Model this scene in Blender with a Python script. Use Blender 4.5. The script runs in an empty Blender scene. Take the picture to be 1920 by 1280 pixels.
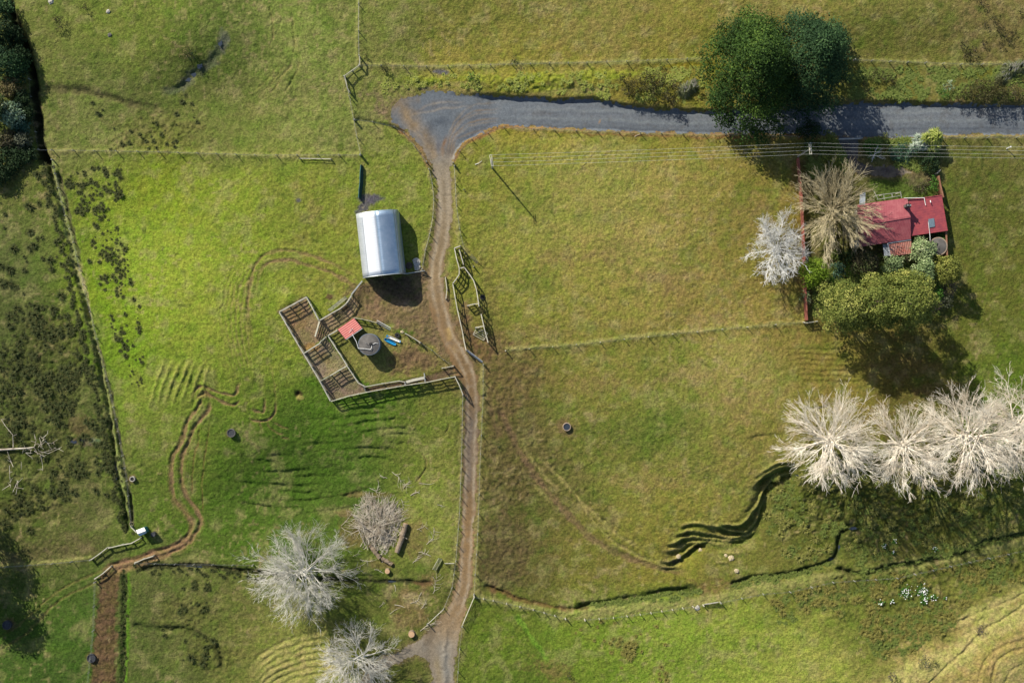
import bpy, math, random
import numpy as np
from mathutils import Vector, Matrix
random.seed(7)
rs = np.random.RandomState(11)
scn = bpy.context.scene
COL = scn.collection

# ---------------------------------------------------------------- camera, light, exposure
CAM_H = 210.0                    # metres above the paddock
cam_d = bpy.data.cameras.new('camera')
cam = bpy.data.objects.new('camera', cam_d); COL.objects.link(cam)
cam.location = (0, 0, CAM_H)     # looks straight down, north (the road side) at the top
cam_d.sensor_width = 36.0
cam_d.lens = 36.0 * CAM_H / 192.0
cam_d.clip_start = 1.0
cam_d.clip_end = 8000.0
scn.camera = cam

SUN_EL = math.radians(33.0)
sun_h = Vector((-0.636, 0.772))  # horizontal direction towards the sun
w = bpy.data.worlds.new('World'); scn.world = w
w.use_nodes = True
nt = w.node_tree
bg = nt.nodes['Background']
sky = nt.nodes.new('ShaderNodeTexSky')
sky.sky_type = 'NISHITA'
sky.sun_disc = False
sky.sun_elevation = SUN_EL
sky.sun_rotation = math.atan2(sun_h.x, sun_h.y)
nt.links.new(sky.outputs['Color'], bg.inputs['Color'])
bg.inputs['Strength'].default_value = 0.085
sl = bpy.data.lights.new('sun', 'SUN')
sl.energy = 5.0
sl.angle = math.radians(0.5)
sl.color = (1.0, 0.93, 0.80)
so = bpy.data.objects.new('sun', sl); COL.objects.link(so)
d = Vector((sun_h.x * math.cos(SUN_EL), sun_h.y * math.cos(SUN_EL), math.sin(SUN_EL)))
so.rotation_euler = d.to_track_quat('Z', 'Y').to_euler()
so.location = (-60, 80, 120)
scn.view_settings.view_transform = 'Standard'
scn.view_settings.look = 'None'
scn.view_settings.gamma = 1.0
scn.view_settings.use_curve_mapping = False
scn.view_settings.exposure = 0.46

# ---------------------------------------------------------------- helpers
def s2l(c):
    c = np.asarray(c, float) / 255.0
    return np.where(c <= 0.04045, c / 12.92, ((c + 0.055) / 1.055) ** 2.4)

def tag(o, label=None, cat=None, group=None, kind=None):
    if label: o['label'] = label
    if cat: o['category'] = cat
    if group: o['group'] = group
    if kind: o['kind'] = kind
    return o

def mesh_obj(name, V, F, mat, parent=None, smooth=False):
    me = bpy.data.meshes.new(name)
    V = np.asarray(V, np.float32).reshape(-1, 3)
    if isinstance(F, np.ndarray):
        k = F.shape[1]; n = F.shape[0]
        me.vertices.add(len(V)); me.vertices.foreach_set('co', V.ravel())
        me.loops.add(n * k); me.loops.foreach_set('vertex_index', F.astype(np.int32).ravel())
        me.polygons.add(n)
        me.polygons.foreach_set('loop_start', np.arange(0, n * k, k, dtype=np.int32))
        me.polygons.foreach_set('loop_total', np.full(n, k, dtype=np.int32))
        me.update(calc_edges=True)
    else:
        me.from_pydata([tuple(map(float, v)) for v in V], [], [tuple(f) for f in F]); me.update()
    if smooth:
        me.polygons.foreach_set('use_smooth', np.ones(len(me.polygons), dtype=bool))
    if mat: me.materials.append(mat)
    o = bpy.data.objects.new(name, me); COL.objects.link(o)
    if parent: o.parent = parent
    return o

def empty(name, loc, label=None, cat=None, group=None):
    o = bpy.data.objects.new(name, None); COL.objects.link(o)
    o.location = loc; o.empty_display_size = 0.3
    return tag(o, label, cat, group)

class MB:
    def __init__(s): s.v = []; s.f = []
    def add(s, vs, fs):
        b = len(s.v); s.v += [tuple(x) for x in vs]; s.f += [tuple(i + b for i in f) for f in fs]; return s
    def box(s, c, sx, sy, sz, rz=0.0, M=None):
        vs = [Vector((x * sx / 2, y * sy / 2, z * sz / 2)) for z in (-1, 1) for y in (-1, 1) for x in (-1, 1)]
        R = M if M else Matrix.Rotation(rz, 3, 'Z')
        vs = [R @ v + Vector(c) for v in vs]
        return s.add(vs, [(0, 2, 3, 1), (4, 5, 7, 6), (0, 1, 5, 4), (2, 6, 7, 3), (0, 4, 6, 2), (1, 3, 7, 5)])
    def beam(s, p, q, wd, ht):
        """board from p to q, wd wide (sideways), ht tall"""
        p = Vector(p); q = Vector(q); t = (q - p)
        if t.length < 1e-5: return s
        t.normalize(); up = Vector((0, 0, 1))
        if abs(t.z) > 0.97: up = Vector((1, 0, 0))
        a = t.cross(up).normalized() * wd / 2; b = a.cross(t).normalized() * ht / 2
        vs = [p - a - b, p + a - b, p + a + b, p - a + b, q - a - b, q + a - b, q + a + b, q - a + b]
        return s.add(vs, [(0, 1, 2, 3), (4, 7, 6, 5), (0, 4, 5, 1), (1, 5, 6, 2), (2, 6, 7, 3), (3, 7, 4, 0)])
    def tube(s, p, q, r0, r1=None, n=8, caps=True):
        p = Vector(p); q = Vector(q); r1 = r0 if r1 is None else r1
        t = (q - p)
        if t.length < 1e-6: return s
        t.normalize(); up = Vector((0, 0, 1)) if abs(t.z) < 0.95 else Vector((1, 0, 0))
        a = t.cross(up).normalized(); b = a.cross(t)
        vs = [p + (a * math.cos(6.28318 * i / n) + b * math.sin(6.28318 * i / n)) * r0 for i in range(n)]
        vs += [q + (a * math.cos(6.28318 * i / n) + b * math.sin(6.28318 * i / n)) * r1 for i in range(n)]
        fs = [(i, i + n, (i + 1) % n + n, (i + 1) % n) for i in range(n)]
        if caps: fs += [tuple(range(n)), tuple(range(2 * n - 1, n - 1, -1))]
        return s.add(vs, fs)
    def lathe(s, c, prof, n=32):
        c = Vector(c); vs = []; fs = []
        for r, z in prof:
            for i in range(n):
                a = 6.2831853 * i / n
                vs.append((c.x + r * math.cos(a), c.y + r * math.sin(a), c.z + z))
        for k in range(len(prof) - 1):
            for i in range(n):
                j = (i + 1) % n
                fs.append((k * n + i, k * n + j, (k + 1) * n + j, (k + 1) * n + i))
        return s.add(vs, fs)
    def build(s, name, mat, parent=None, origin=None, smooth=False):
        V = np.array(s.v, float)
        if origin is None and parent is not None: origin = parent.location
        if origin is not None: V = V - np.array(origin)[None, :]
        o = mesh_obj(name, V, s.f, mat, parent, smooth)
        if parent is None and origin is not None: o.location = origin
        return o

# ---------------------------------------------------------------- materials
def new_mat(name):
    m = bpy.data.materials.new(name); m.use_nodes = True
    t = m.node_tree; b = t.nodes['Principled BSDF']
    return m, t, b

def link(t, a, b): t.links.new(a, b)

def mat_noise(name, c0, c1, scale=3.0, rough=0.8, metal=0.0, bump=0.0, bscale=None, spec=0.3, c2=None, detail=4):
    """two (or three) colour surface, colours are linear albedos"""
    m, t, b = new_mat(name)
    tc = t.nodes.new('ShaderNodeTexCoord')
    n = t.nodes.new('ShaderNodeTexNoise'); n.inputs['Scale'].default_value = scale; n.inputs['Detail'].default_value = detail
    link(t, tc.outputs['Object'], n.inputs['Vector'])
    r = t.nodes.new('ShaderNodeValToRGB')
    r.color_ramp.elements[0].position = 0.32; r.color_ramp.elements[1].position = 0.68
    r.color_ramp.elements[0].color = (*c0, 1); r.color_ramp.elements[1].color = (*c1, 1)
    if c2:
        e = r.color_ramp.elements.new(0.5); e.color = (*c2, 1)
    link(t, n.outputs['Fac'], r.inputs['Fac']); link(t, r.outputs['Color'], b.inputs['Base Color'])
    b.inputs['Roughness'].default_value = rough; b.inputs['Metallic'].default_value = metal
    b.inputs['Specular IOR Level'].default_value = spec
    if bump:
        n2 = t.nodes.new('ShaderNodeTexNoise'); n2.inputs['Scale'].default_value = bscale or scale * 4
        n2.inputs['Detail'].default_value = 3
        link(t, tc.outputs['Object'], n2.inputs['Vector'])
        bp = t.nodes.new('ShaderNodeBump'); bp.inputs['Distance'].default_value = bump; bp.inputs['Strength'].default_value = 1.0
        link(t, n2.outputs['Fac'], bp.inputs['Height']); link(t, bp.outputs['Normal'], b.inputs['Normal'])
    return m

def mat_leaf(name, c0, c1, c2=None, rough=0.75, spec=0.2):
    """leaf faces carry a random value per leaf (attribute v)"""
    m, t, b = new_mat(name)
    a = t.nodes.new('ShaderNodeAttribute'); a.attribute_name = 'v'
    r = t.nodes.new('ShaderNodeValToRGB')
    r.color_ramp.elements[0].color = (*c0, 1); r.color_ramp.elements[1].color = (*c1, 1)
    if c2:
        r.color_ramp.elements[1].position = 0.75
        e = r.color_ramp.elements.new(1.0); e.color = (*c2, 1)
    link(t, a.outputs['Fac'], r.inputs['Fac']); link(t, r.outputs['Color'], b.inputs['Base Color'])
    b.inputs['Roughness'].default_value = rough; b.inputs['Specular IOR Level'].default_value = spec
    tr = t.nodes.new('ShaderNodeBsdfTranslucent'); link(t, r.outputs['Color'], tr.inputs['Color'])
    mx = t.nodes.new('ShaderNodeMixShader'); mx.inputs[0].default_value = 0.2
    out = t.nodes['Material Output']
    link(t, b.outputs[0], mx.inputs[1]); link(t, tr.outputs[0], mx.inputs[2]); link(t, mx.outputs[0], out.inputs['Surface'])
    return m

def mat_corr(name, c0, c1, pitch, direction, rough=0.5, metal=0.0, depth=0.02, nscale=1.2, spec=0.4, stain=None):
    """corrugated sheet: ribs from a world-space wave, patchy fading"""
    m, t, b = new_mat(name)
    g = t.nodes.new('ShaderNodeNewGeometry')
    dot = t.nodes.new('ShaderNodeVectorMath'); dot.operation = 'DOT_PRODUCT'
    dot.inputs[1].default_value = (direction[0], direction[1], 0)
    link(t, g.outputs['Position'], dot.inputs[0])
    mu = t.nodes.new('ShaderNodeMath'); mu.operation = 'MULTIPLY'; mu.inputs[1].default_value = 6.28318 / pitch
    link(t, dot.outputs['Value'], mu.inputs[0])
    si = t.nodes.new('ShaderNodeMath'); si.operation = 'SINE'; link(t, mu.outputs[0], si.inputs[0])
    bp = t.nodes.new('ShaderNodeBump'); bp.inputs['Distance'].default_value = depth; bp.inputs['Strength'].default_value = 1
    link(t, si.outputs[0], bp.inputs['Height']); link(t, bp.outputs['Normal'], b.inputs['Normal'])
    n = t.nodes.new('ShaderNodeTexNoise'); n.inputs['Scale'].default_value = nscale; n.inputs['Detail'].default_value = 6
    n.inputs['Roughness'].default_value = 0.7
    link(t, g.outputs['Position'], n.inputs['Vector'])
    r = t.nodes.new('ShaderNodeValToRGB')
    r.color_ramp.elements[0].position = 0.35; r.color_ramp.elements[1].position = 0.65
    r.color_ramp.elements[0].color = (*c0, 1); r.color_ramp.elements[1].color = (*c1, 1)
    if stain:
        e = r.color_ramp.elements.new(0.8); e.color = (*stain, 1)
    link(t, n.outputs['Fac'], r.inputs['Fac']); link(t, r.outputs['Color'], b.inputs['Base Color'])
    b.inputs['Roughness'].default_value = rough; b.inputs['Metallic'].default_value = metal
    b.inputs['Specular IOR Level'].default_value = spec
    return m

# ---------------------------------------------------------------- numpy noise
def vnoise(U, V, wl, seed):
    """smooth value noise, wavelength wl, range -1..1"""
    r = np.random.RandomState(seed); T = r.rand(257, 257).astype(np.float32) * 2 - 1
    a = U / wl + seed * 13.7; b = V / wl + seed * 7.3
    i = np.floor(a).astype(np.int64); j = np.floor(b).astype(np.int64)
    fa = (a - i).astype(np.float32); fb = (b - j).astype(np.float32)
    fa = fa * fa * (3 - 2 * fa); fb = fb * fb * (3 - 2 * fb)
    i0 = i % 257; j0 = j % 257; i1 = (i0 + 1) % 257; j1 = (j0 + 1) % 257
    return (T[i0, j0] * (1 - fa) + T[i1, j0] * fa) * (1 - fb) + (T[i0, j1] * (1 - fa) + T[i1, j1] * fa) * fb

def fbm(U, V, wl, seed, oct=4, gain=0.5):
    s = 0; a = 1.0; n = 0
    for k in range(oct):
        ca, sa = math.cos(0.6 * k), math.sin(0.6 * k)
        s = s + a * vnoise(U * ca - V * sa, U * sa + V * ca, wl, seed + k); n += a; a *= gain; wl *= 0.5
    return s / n

def sstep(x, a, b):
    t = np.clip((x - a) / (b - a), 0, 1); return t * t * (3 - 2 * t)
# ---------------------------------------------------------------- the ground sheet: plan coordinates U (east), V (south) in decimetres
ST = 2.0
ax = np.arange(-120, 2041, ST); ay = np.arange(-120, 1401, ST)
ext = np.cumsum(4 * 1.32 ** np.arange(32)); ext = ext[ext < 32000]
AX = np.concatenate([ax[0] - ext[::-1], ax, ax[-1] + ext]); AY = np.concatenate([ay[0] - ext[::-1], ay, ay[-1] + ext])
U, V = np.meshgrid(AX, AY)
U = U.astype(np.float32); V = V.astype(np.float32)
SH = U.shape
Hh = np.zeros(SH, np.float32)
Cc = np.zeros(SH + (3,), np.float32)
ROUGH = np.ones(SH, np.float32)

def sl_of(x0, y0, x1, y1):
    return (slice(np.searchsorted(AY, y0), np.searchsorted(AY, y1)), slice(np.searchsorted(AX, x0), np.searchsorted(AX, x1)))

def cr(pts, n=5):
    """smooth curve through points"""
    P = [np.array(p, float) for p in pts]
    if len(P) < 3: return [tuple(p) for p in P]
    P = [2 * P[0] - P[1]] + P + [2 * P[-1] - P[-2]]
    out = []
    for i in range(1, len(P) - 2):
        for k in range(n):
            t = k / n
            out.append(tuple(0.5 * ((2 * P[i]) + (-P[i - 1] + P[i + 1]) * t + (2 * P[i - 1] - 5 * P[i] + 4 * P[i + 1] - P[i + 2]) * t * t + (-P[i - 1] + 3 * P[i] - 3 * P[i + 1] + P[i + 2]) * t ** 3)))
    out.append(tuple(P[-2]))
    return out

WU = fbm(U, V, 26, 201, 3) * 3.4 + vnoise(U, V, 8, 221) * .6; WV = fbm(U, V, 26, 207, 3) * 3.4 + vnoise(U, V, 8, 227) * .6
AM = 0.55 + 0.9 * sstep(fbm(U, V, 34, 211, 3), -.5, .5)
def pdist(pts, R, curve=True, n=4, warp=True):
    if curve: pts = cr(pts, n)
    xs = [p[0] for p in pts]; ys = [p[1] for p in pts]
    s = sl_of(min(xs) - R, min(ys) - R, max(xs) + R, max(ys) + R)
    u = U[s] + (WU[s] if warp else 0); v = V[s] + (WV[s] if warp else 0)
    best = np.full(u.shape, 1e9, np.float32); sg = np.ones(u.shape, np.float32); tp = np.zeros(u.shape, np.float32)
    L = [0]
    for i in range(len(pts) - 1): L.append(L[-1] + math.hypot(pts[i + 1][0] - pts[i][0], pts[i + 1][1] - pts[i][1]))
    for i in range(len(pts) - 1):
        x0, y0 = pts[i]; x1, y1 = pts[i + 1]; dx, dy = x1 - x0, y1 - y0; l2 = dx * dx + dy * dy + 1e-9
        t = np.clip(((u - x0) * dx + (v - y0) * dy) / l2, 0, 1)
        d2 = (u - x0 - t * dx) ** 2 + (v - y0 - t * dy) ** 2
        m = d2 < best
        best = np.where(m, d2, best)
        sg = np.where(m, np.sign(dx * (v - y0) - dy * (u - x0)), sg)
        tp = np.where(m, (L[i] + t * (L[i + 1] - L[i])) , tp)
    return s, np.sqrt(best), sg, tp, L[-1]

def ends(tp, L, f=12.0):
    return np.clip(np.minimum(tp, L - tp) / f, 0, 1)

def groove(pts, wd, A, f=10):
    s, d, g, t, L = pdist(pts, wd * 3)
    Hh[s] -= A * AM[s] * np.exp(-(d / wd) ** 2) * ends(t, L, f)

def scarp(pts, A, wd, rec, f=15, side=1, am=True):
    """a bank: drops by A across wd on the side of +normal (below the line when drawn left to right), eases back over rec"""
    w0, w1 = wd if isinstance(wd, tuple) else (wd, wd)
    s, d, g, t, L = pdist(pts, rec * 2.5 + max(w0, w1))
    q = d * g * side; wd = w0 + (w1 - w0) * t / L
    Hh[s] -= A * (AM[s] if am else 1) * sstep(q, -wd / 2, wd / 2) * np.exp(-np.maximum(q, 0) / rec) * ends(t, L, f)

def ppoly(pts, R=8):
    """signed distance to polygon, negative inside"""
    s, d, g, t, L = pdist(list(pts) + [pts[0]], R, curve=False, warp=False)
    u = U[s]; v = V[s]; ins = np.zeros(u.shape, bool); n = len(pts)
    for i in range(n):
        x0, y0 = pts[i]; x1, y1 = pts[(i + 1) % n]
        if y0 == y1: continue
        c = ((y0 > v) != (y1 > v)) & (u < (x1 - x0) * (v - y0) / (y1 - y0) + x0)
        ins ^= c
    return s, np.where(ins, -d, d)

ALB = 0.74
NZ1 = fbm(U, V, 14, 31, 3); NZ2 = fbm(U, V, 5, 41, 2); NZ3 = fbm(U, V, 60, 51, 4)
def paint(s, m, col, alb=ALB):
    c = (s2l(col) * alb).astype(np.float32)
    m = np.clip(m, 0, 1)[..., None]
    Cc[s] = Cc[s] * (1 - m) + c * m
def paint_line(pts, wd, col, a=1.0, soft=0.5, nz=0.5, f=8, curve=True):
    s, d, g, t, L = pdist(pts, wd * 2 + 4, curve)
    d2 = d + NZ1[s] * wd * nz + NZ2[s] * wd * nz * 0.7
    paint(s, a * (1 - sstep(d2, wd * (1 - soft), wd * (1 + soft))) * ends(t, L, f), col)
def paint_poly(pts, col, a=1.0, soft=6, nz=6, rough=None):
    s, d = ppoly(pts, soft * 2 + nz)
    d2 = d + (NZ1[s] + NZ2[s] * 0.8) * nz
    m = 1 - sstep(d2, -soft, soft)
    paint(s, a * m, col)
    if rough is not None: ROUGH[s] = ROUGH[s] * (1 - m) + rough * m
def blob(u0, v0, ru, rv, col, a=1.0, nz=0.5, rough=None):
    R = max(ru, rv) * 1.8
    s = sl_of(u0 - R, v0 - R, u0 + R, v0 + R)
    d = np.sqrt(((U[s] - u0) / ru) ** 2 + ((V[s] - v0) / rv) ** 2) + NZ1[s] * nz + NZ2[s] * nz * 0.6
    m = 1 - sstep(d, 0.6, 1.2)
    paint(s, a * m, col)
    if rough is not None: ROUGH[s] = ROUGH[s] * (1 - m) + rough * m

# ---- pasture colour, from light straw-green to lush green
CP = """60 60 105 115 50;250 60 105 120 45;400 100 92 108 43;560 80 112 128 55;620 200 114 128 56;560 200 127 133 66;250 200 98 108 48;450 220 106 116 50;150 250 108 118 55;380 260 102 110 50;
700 60 110 120 52;900 60 107 117 52;1100 60 117 122 60;1250 90 114 120 55;1700 60 102 110 52;1850 60 108 108 60;1650 100 100 112 48;1500 40 110 115 55;
720 150 125 130 60;900 150 130 135 55;1050 150 125 130 50;1250 130 112 118 42;1700 160 105 112 48;1850 150 95 100 48;
300 350 118 136 34;250 450 128 150 46;350 500 133 152 47;450 400 123 142 43;550 350 117 132 45;600 450 127 136 50;160 400 98 122 30;200 550 100 128 28;250 650 104 138 28;350 600 133 150 48;450 560 124 142 46;450 650 125 142 48;330 720 130 147 52;420 780 96 120 38;550 850 76 104 30;700 850 74 102 30;500 950 76 105 30;650 780 85 116 32;300 850 104 120 45;300 950 90 112 36;420 1000 84 110 34;800 850 112 124 48;820 950 122 132 55;600 980 82 104 36;740 350 118 132 48;
60 350 94 100 46;60 450 84 98 44;60 600 78 90 40;100 700 76 88 38;150 850 80 92 40;60 950 80 92 38;150 980 90 98 46;100 1030 85 90 43;
60 1100 80 100 34;60 1250 70 95 32;150 1150 74 100 34;300 1120 98 104 50;400 1150 102 106 50;300 1230 90 102 44;450 1230 108 114 50;560 1220 120 128 56;700 1130 90 104 38;750 1180 100 104 46;
900 350 112 122 46;1000 400 124 130 58;1100 350 124 130 60;1200 450 136 137 66;1300 400 126 126 60;1100 550 128 130 58;1300 550 128 124 60;1400 450 116 116 50;1450 580 122 118 56;1000 570 116 124 50;1430 340 112 112 48;
950 700 106 100 52;1100 700 112 114 50;1250 700 110 116 50;1400 700 127 129 64;1250 800 97 112 45;1100 850 102 110 47;950 850 100 97 50;1300 900 125 129 58;1200 950 114 120 50;1000 950 95 96 46;950 1050 88 85 45;1100 1050 105 112 48;1250 1000 114 120 48;1400 830 120 122 56;1550 700 112 114 50;1400 1070 100 108 46;
1500 960 90 102 42;1600 980 84 94 38;1750 980 94 100 45;1880 960 92 108 42;1500 1050 96 108 46;
1850 350 84 94 38;1850 500 86 96 37;1850 620 86 97 36;1880 700 78 106 30;1900 250 94 98 48;1750 700 92 92 42;
950 1200 90 114 38;1100 1220 96 124 40;1250 1200 104 132 46;1400 1200 116 142 52;1500 1250 126 143 62;1600 1120 97 114 46;1700 1180 90 102 42;1750 1250 148 147 84;1850 1120 98 110 46;1880 1200 148 146 84;1850 1270 142 140 74;1000 1270 78 105 34"""
CP = np.array([[float(x) for x in q.split()] for q in CP.replace('\n', '').split(';') if q.strip()])
num = np.zeros(SH + (3,), np.float32); den = np.full(SH, 1e-12, np.float32)
Uw = np.clip(U, -60, 1980) + NZ3 * 45; Vw = np.clip(V, -60, 1340) + fbm(U, V, 60, 77, 4) * 45
for q in CP:
    wgt = np.exp(-((Uw - q[0]) ** 2 + (Vw - q[1]) ** 2) / (2 * 52.0 ** 2)) + 1e-9 / (1 + ((Uw - q[0]) ** 2 + (Vw - q[1]) ** 2) * 1e-3)
    lum = min(1.0, max(0.0, (q[3] - 85) / 35))
    c3 = np.array([q[2] * (1.06 + .13 * lum), q[3] * (1.01 + .07 * lum), q[4] * (1.02 + .10 * lum)])
    c3 = c3 * np.array([1.01, 1.0, 1.03])
    if q[0] < 230 and 320 < q[1] < 1060: c3 = c3 * np.array([1.12, 1.08, 1.1])
    if q[0] < 860: c3 = c3 * np.array([.925, .99, 1.04])
    elif q[1] > 1090: c3 = c3 * 1.06
    if 880 < q[0] < 1480 and 280 < q[1] < 960: c3 = c3 * np.array([1.0, 1.035, 1.05])
    if q[0] > 1780 and 200 < q[1] < 720: c3 = c3 * np.array([1.08, 1.08, 1.12])
    den += wgt; num += wgt[..., None] * (s2l(c3) * ALB).astype(np.float32)
Cc = num / den[..., None]
del num

# straw and lush patches at paddock scale
m = sstep(fbm(U, V, 22, 61, 4), 0.05, 0.55)[..., None] * 0.4
Cc = Cc * (1 - m) + (s2l((162, 154, 100)) * ALB).astype(np.float32) * m
m = sstep(fbm(U, V, 30, 71, 4), 0.15, 0.55)[..., None] * 0.3
Cc = Cc * (1 - m) + (s2l((96, 124, 42)) * ALB).astype(np.float32) * m

# ---- broad relief
Hh += fbm(U, V, 420, 5, 3) * 0.9 + fbm(U, V, 150, 15, 2) * 0.5 + fbm(U, V, 45, 19, 2) * 0.12
def bump(u0, v0, ru, rv, A):
    global Hh
    Hh = Hh + (A * np.exp(-((U - u0) / ru) ** 2 - ((V - v0) / rv) ** 2)).astype(np.float32)
bump(430, 560, 210, 230, 2.6); bump(620, 930, 200, 130, -2.4); bump(500, 940, 120, 90, -1.0)
bump(1330, 780, 200, 120, 1.6); bump(1200, 860, 90, 60, -0.5); bump(1560, 1000, 160, 110, -1.6)
bump(640, 60, 130, 160, 1.6); bump(380, 40, 90, 80, 1.5); bump(370, 190, 130, 70, -1.4)
bump(1150, 400, 260, 180, 1.2); bump(1880, 480, 130, 260, -0.8); bump(1600, 30, 260, 60, 1.5)
bump(1880, 1220, 120, 90, 2.4); bump(1700, 1270, 130, 60, 1.3); bump(1650, 1130, 120, 60, -0.8)
bump(1000, 960, 90, 160, -1.0); bump(1310, 1190, 160, 60, 0.6)
bump(100, 750, 130, 260, -0.8)

# ---- verge bank above the public road, clay cuttings beside it
RT = [(730, 205), (745, 186), (775, 178), (805, 168), (835, 170), (880, 176), (960, 180), (1050, 185), (1110, 183), (1160, 193), (1220, 202), (1320, 206), (1420, 206), (1500, 198), (1600, 190), (1700, 191), (1800, 195), (1960, 193), (2060, 193)]
RB = [(2060, 252), (1960, 252), (1800, 253), (1700, 256), (1620, 256), (1500, 250), (1400, 252), (1300, 248), (1200, 246), (1100, 242), (1000, 237), (945, 233), (905, 245), (875, 262), (856, 283), (848, 305)]
scarp(RT[4:], 1.0, 10, 60, side=1, am=False, f=90)
scarp(RB, 0.7, 5, 28, side=1, am=False)
bump(1000, 150, 260, 18, 0.5)
paint_line([(p[0], p[1] + 3) for p in RB[4:]], 5.5, (158, 112, 66), 0.95, nz=0.6)
paint_line([(p[0], p[1] + 1) for p in RB[:6]], 4, (140, 122, 84), 0.8, nz=0.6)
paint_line([(1270, 250), (1350, 252), (1440, 254)], 4, (165, 92, 48), 0.85)
paint_line([(742, 240), (765, 255), (785, 275), (800, 300), (806, 315)], 6, (150, 118, 82), 0.9)
paint_poly([(690, 180), (740, 190), (770, 178), (800, 240), (760, 240), (735, 225)], (148, 128, 96), 0.9, 14, 20)
for q in ((905, 150, 60, 10), (790, 152, 50, 9), (1010, 148, 60, 12), (1130, 140, 80, 12), (1000, 165, 70, 7), (1380, 130, 60, 10)):
    blob(*q, (142, 152, 50), 0.75, rough=2.5)
blob(1290, 120, 60, 8, (150, 140, 45), 0.8); blob(860, 158, 50, 6, (170, 155, 95), 0.6); blob(740, 165, 40, 10, (160, 150, 90), 0.6); blob(1090, 170, 60, 6, (160, 150, 90), 0.5)
blob(1850, 135, 50, 12, (120, 130, 40), 0.6)
# ---- mud: apron before the barn with the barn's painted shadow, pens, cattle camps
MUD = (128, 108, 78)
paint_poly([(688, 528), (706, 520), (768, 512), (800, 500), (828, 520), (842, 560), (862, 610), (876, 660), (880, 700), (850, 692), (812, 655), (775, 625), (735, 612), (705, 600), (664, 594), (636, 615), (614, 628), (600, 612), (640, 585), (655, 570), (664, 548)], (126, 108, 78), 0.92, 7, 9, 1.7)
paint_poly([(706, 524), (765, 516), (786, 560), (770, 572), (720, 548)], (100, 82, 66), 0.8, 7, 6)  # barn's cast shadow, painted as a darker patch on the mud
blob(768, 575, 22, 12, (150, 132, 98), 0.8)
for q in ((860, 650, 22, 50), (905, 668, 34, 26), (930, 650, 26, 18), (790, 600, 40, 36), (690, 545, 30, 20), (735, 590, 50, 24), (815, 540, 24, 40), (872, 610, 16, 40)): blob(*q, (138, 116, 82), .6, nz=.9, rough=1.6)
paint_poly([(735, 655), (790, 648), (832, 686), (800, 694), (760, 700), (735, 702)], (118, 98, 66), 0.85, 8, 14, 1.7)
for q in ((770, 680, 40, 16), (725, 632, 22, 16), (745, 640, 26, 20)): blob(*q, (124, 100, 66), 0.55)
for q in ((655, 670, 22, 26), (700, 700, 40, 10), (800, 655, 24, 8), (790, 705, 60, 5)): blob(*q, (160, 152, 78), 0.55)
paint_poly([(664, 600), (706, 608), (735, 624), (790, 645), (848, 684), (795, 698), (750, 712), (684, 720), (654, 684), (620, 632), (636, 620)], (140, 132, 74), .8, 4, 6)
paint_poly([(735, 655), (790, 648), (828, 684), (796, 692), (760, 698), (735, 700)], (120, 98, 70), 0.8, 8, 14, 1.7)
PENS = [[(525, 584), (574, 558), (598, 601), (612, 630), (600, 642), (569, 661)], [(598, 603), (650, 572), (660, 556), (672, 570), (662, 594), (634, 616), (613, 629)],
        [(570, 663), (601, 643), (614, 632), (651, 686), (600, 714)], [(601, 716), (651, 688), (672, 718), (686, 726), (688, 735), (621, 751)],
        [(686, 726), (748, 715), (797, 704), (850, 690), (853, 704), (797, 716), (688, 735)]]
for i, p in enumerate(PENS):
    c = [(152, 130, 98), (158, 138, 106), (154, 138, 110), (142, 125, 100), (116, 96, 74)][i]
    paint_poly(p, c, 0.97, 2, 2, 0.45)
    s, dd = ppoly(p, 6); Hh[s] -= 0.12 * (1 - sstep(dd, -3, 3))
blob(622, 690, 16, 20, (176, 156, 116), 0.7); blob(610, 672, 16, 12, (150, 126, 86), 0.6); blob(560, 600, 18, 24, (150, 120, 76), 0.5); blob(585, 650, 14, 8, (166, 132, 70), 0.7)
# pugged ground east of the track
for p, c, a in (([(905, 640), (1000, 650), (1020, 700), (960, 790), (915, 800), (905, 720)], (118, 100, 64), .45),
                ([(868, 600), (905, 640), (940, 650), (905, 680), (875, 655)], (120, 96, 64), .9),
                ([(895, 990), (960, 960), (1010, 1030), (960, 1110), (900, 1110)], (106, 94, 62), .5),
                ([(900, 820), (960, 830), (1010, 930), (960, 980), (900, 930)], (100, 88, 54), .45),
                ([(1100, 880), (1000, 800), (960, 800), (1040, 930), (1180, 1020)], (98, 88, 54), .35),
                ([(1300, 1100), (1360, 1095), (1350, 1125), (1320, 1120)], (124, 98, 66), .7),
                ([(915, 480), (935, 560), (940, 640), (910, 640), (900, 560)], (116, 104, 60), .5),
                ([(985, 1245), (1060, 1245), (1075, 1275), (1010, 1270)], (130, 108, 66), .6)):
    paint_poly(p, c, a, 16, 22, 1.8)
paint_poly([(186, 1082), (226, 1062), (222, 1110), (218, 1290), (168, 1290), (178, 1200)], (108, 86, 60), 0.93, 4, 6, 1.8)
paint_poly([(0, 1035), (60, 1020), (150, 1000), (190, 1035), (120, 1050), (0, 1056)], (106, 96, 62), 0.55, 14, 16, 1.5)
blob(1700, 690, 70, 20, (118, 98, 62), 0.4); blob(1770, 730, 50, 20, (116, 96, 62), 0.5)
for q in ((715, 1060, 26, 10), (775, 1005, 30, 40), (660, 1000, 26, 30), (690, 930, 60, 6), (645, 965, 20, 8), (800, 1090, 20, 16), (770, 1130, 40, 30), (770, 1160, 40, 16)): blob(*q, (124, 104, 68), 0.6)
blob(780, 1125, 26, 14, (168, 156, 110), 0.6); blob(725, 1112, 12, 12, (150, 134, 98), 0.5)
for q in ((562, 376, 7, 5), (836, 304, 8, 5), (695, 372, 26, 9), (672, 398, 9, 6), (590, 395, 0.1, .1)): blob(*q, (96, 94, 98), 0.9)
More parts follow.
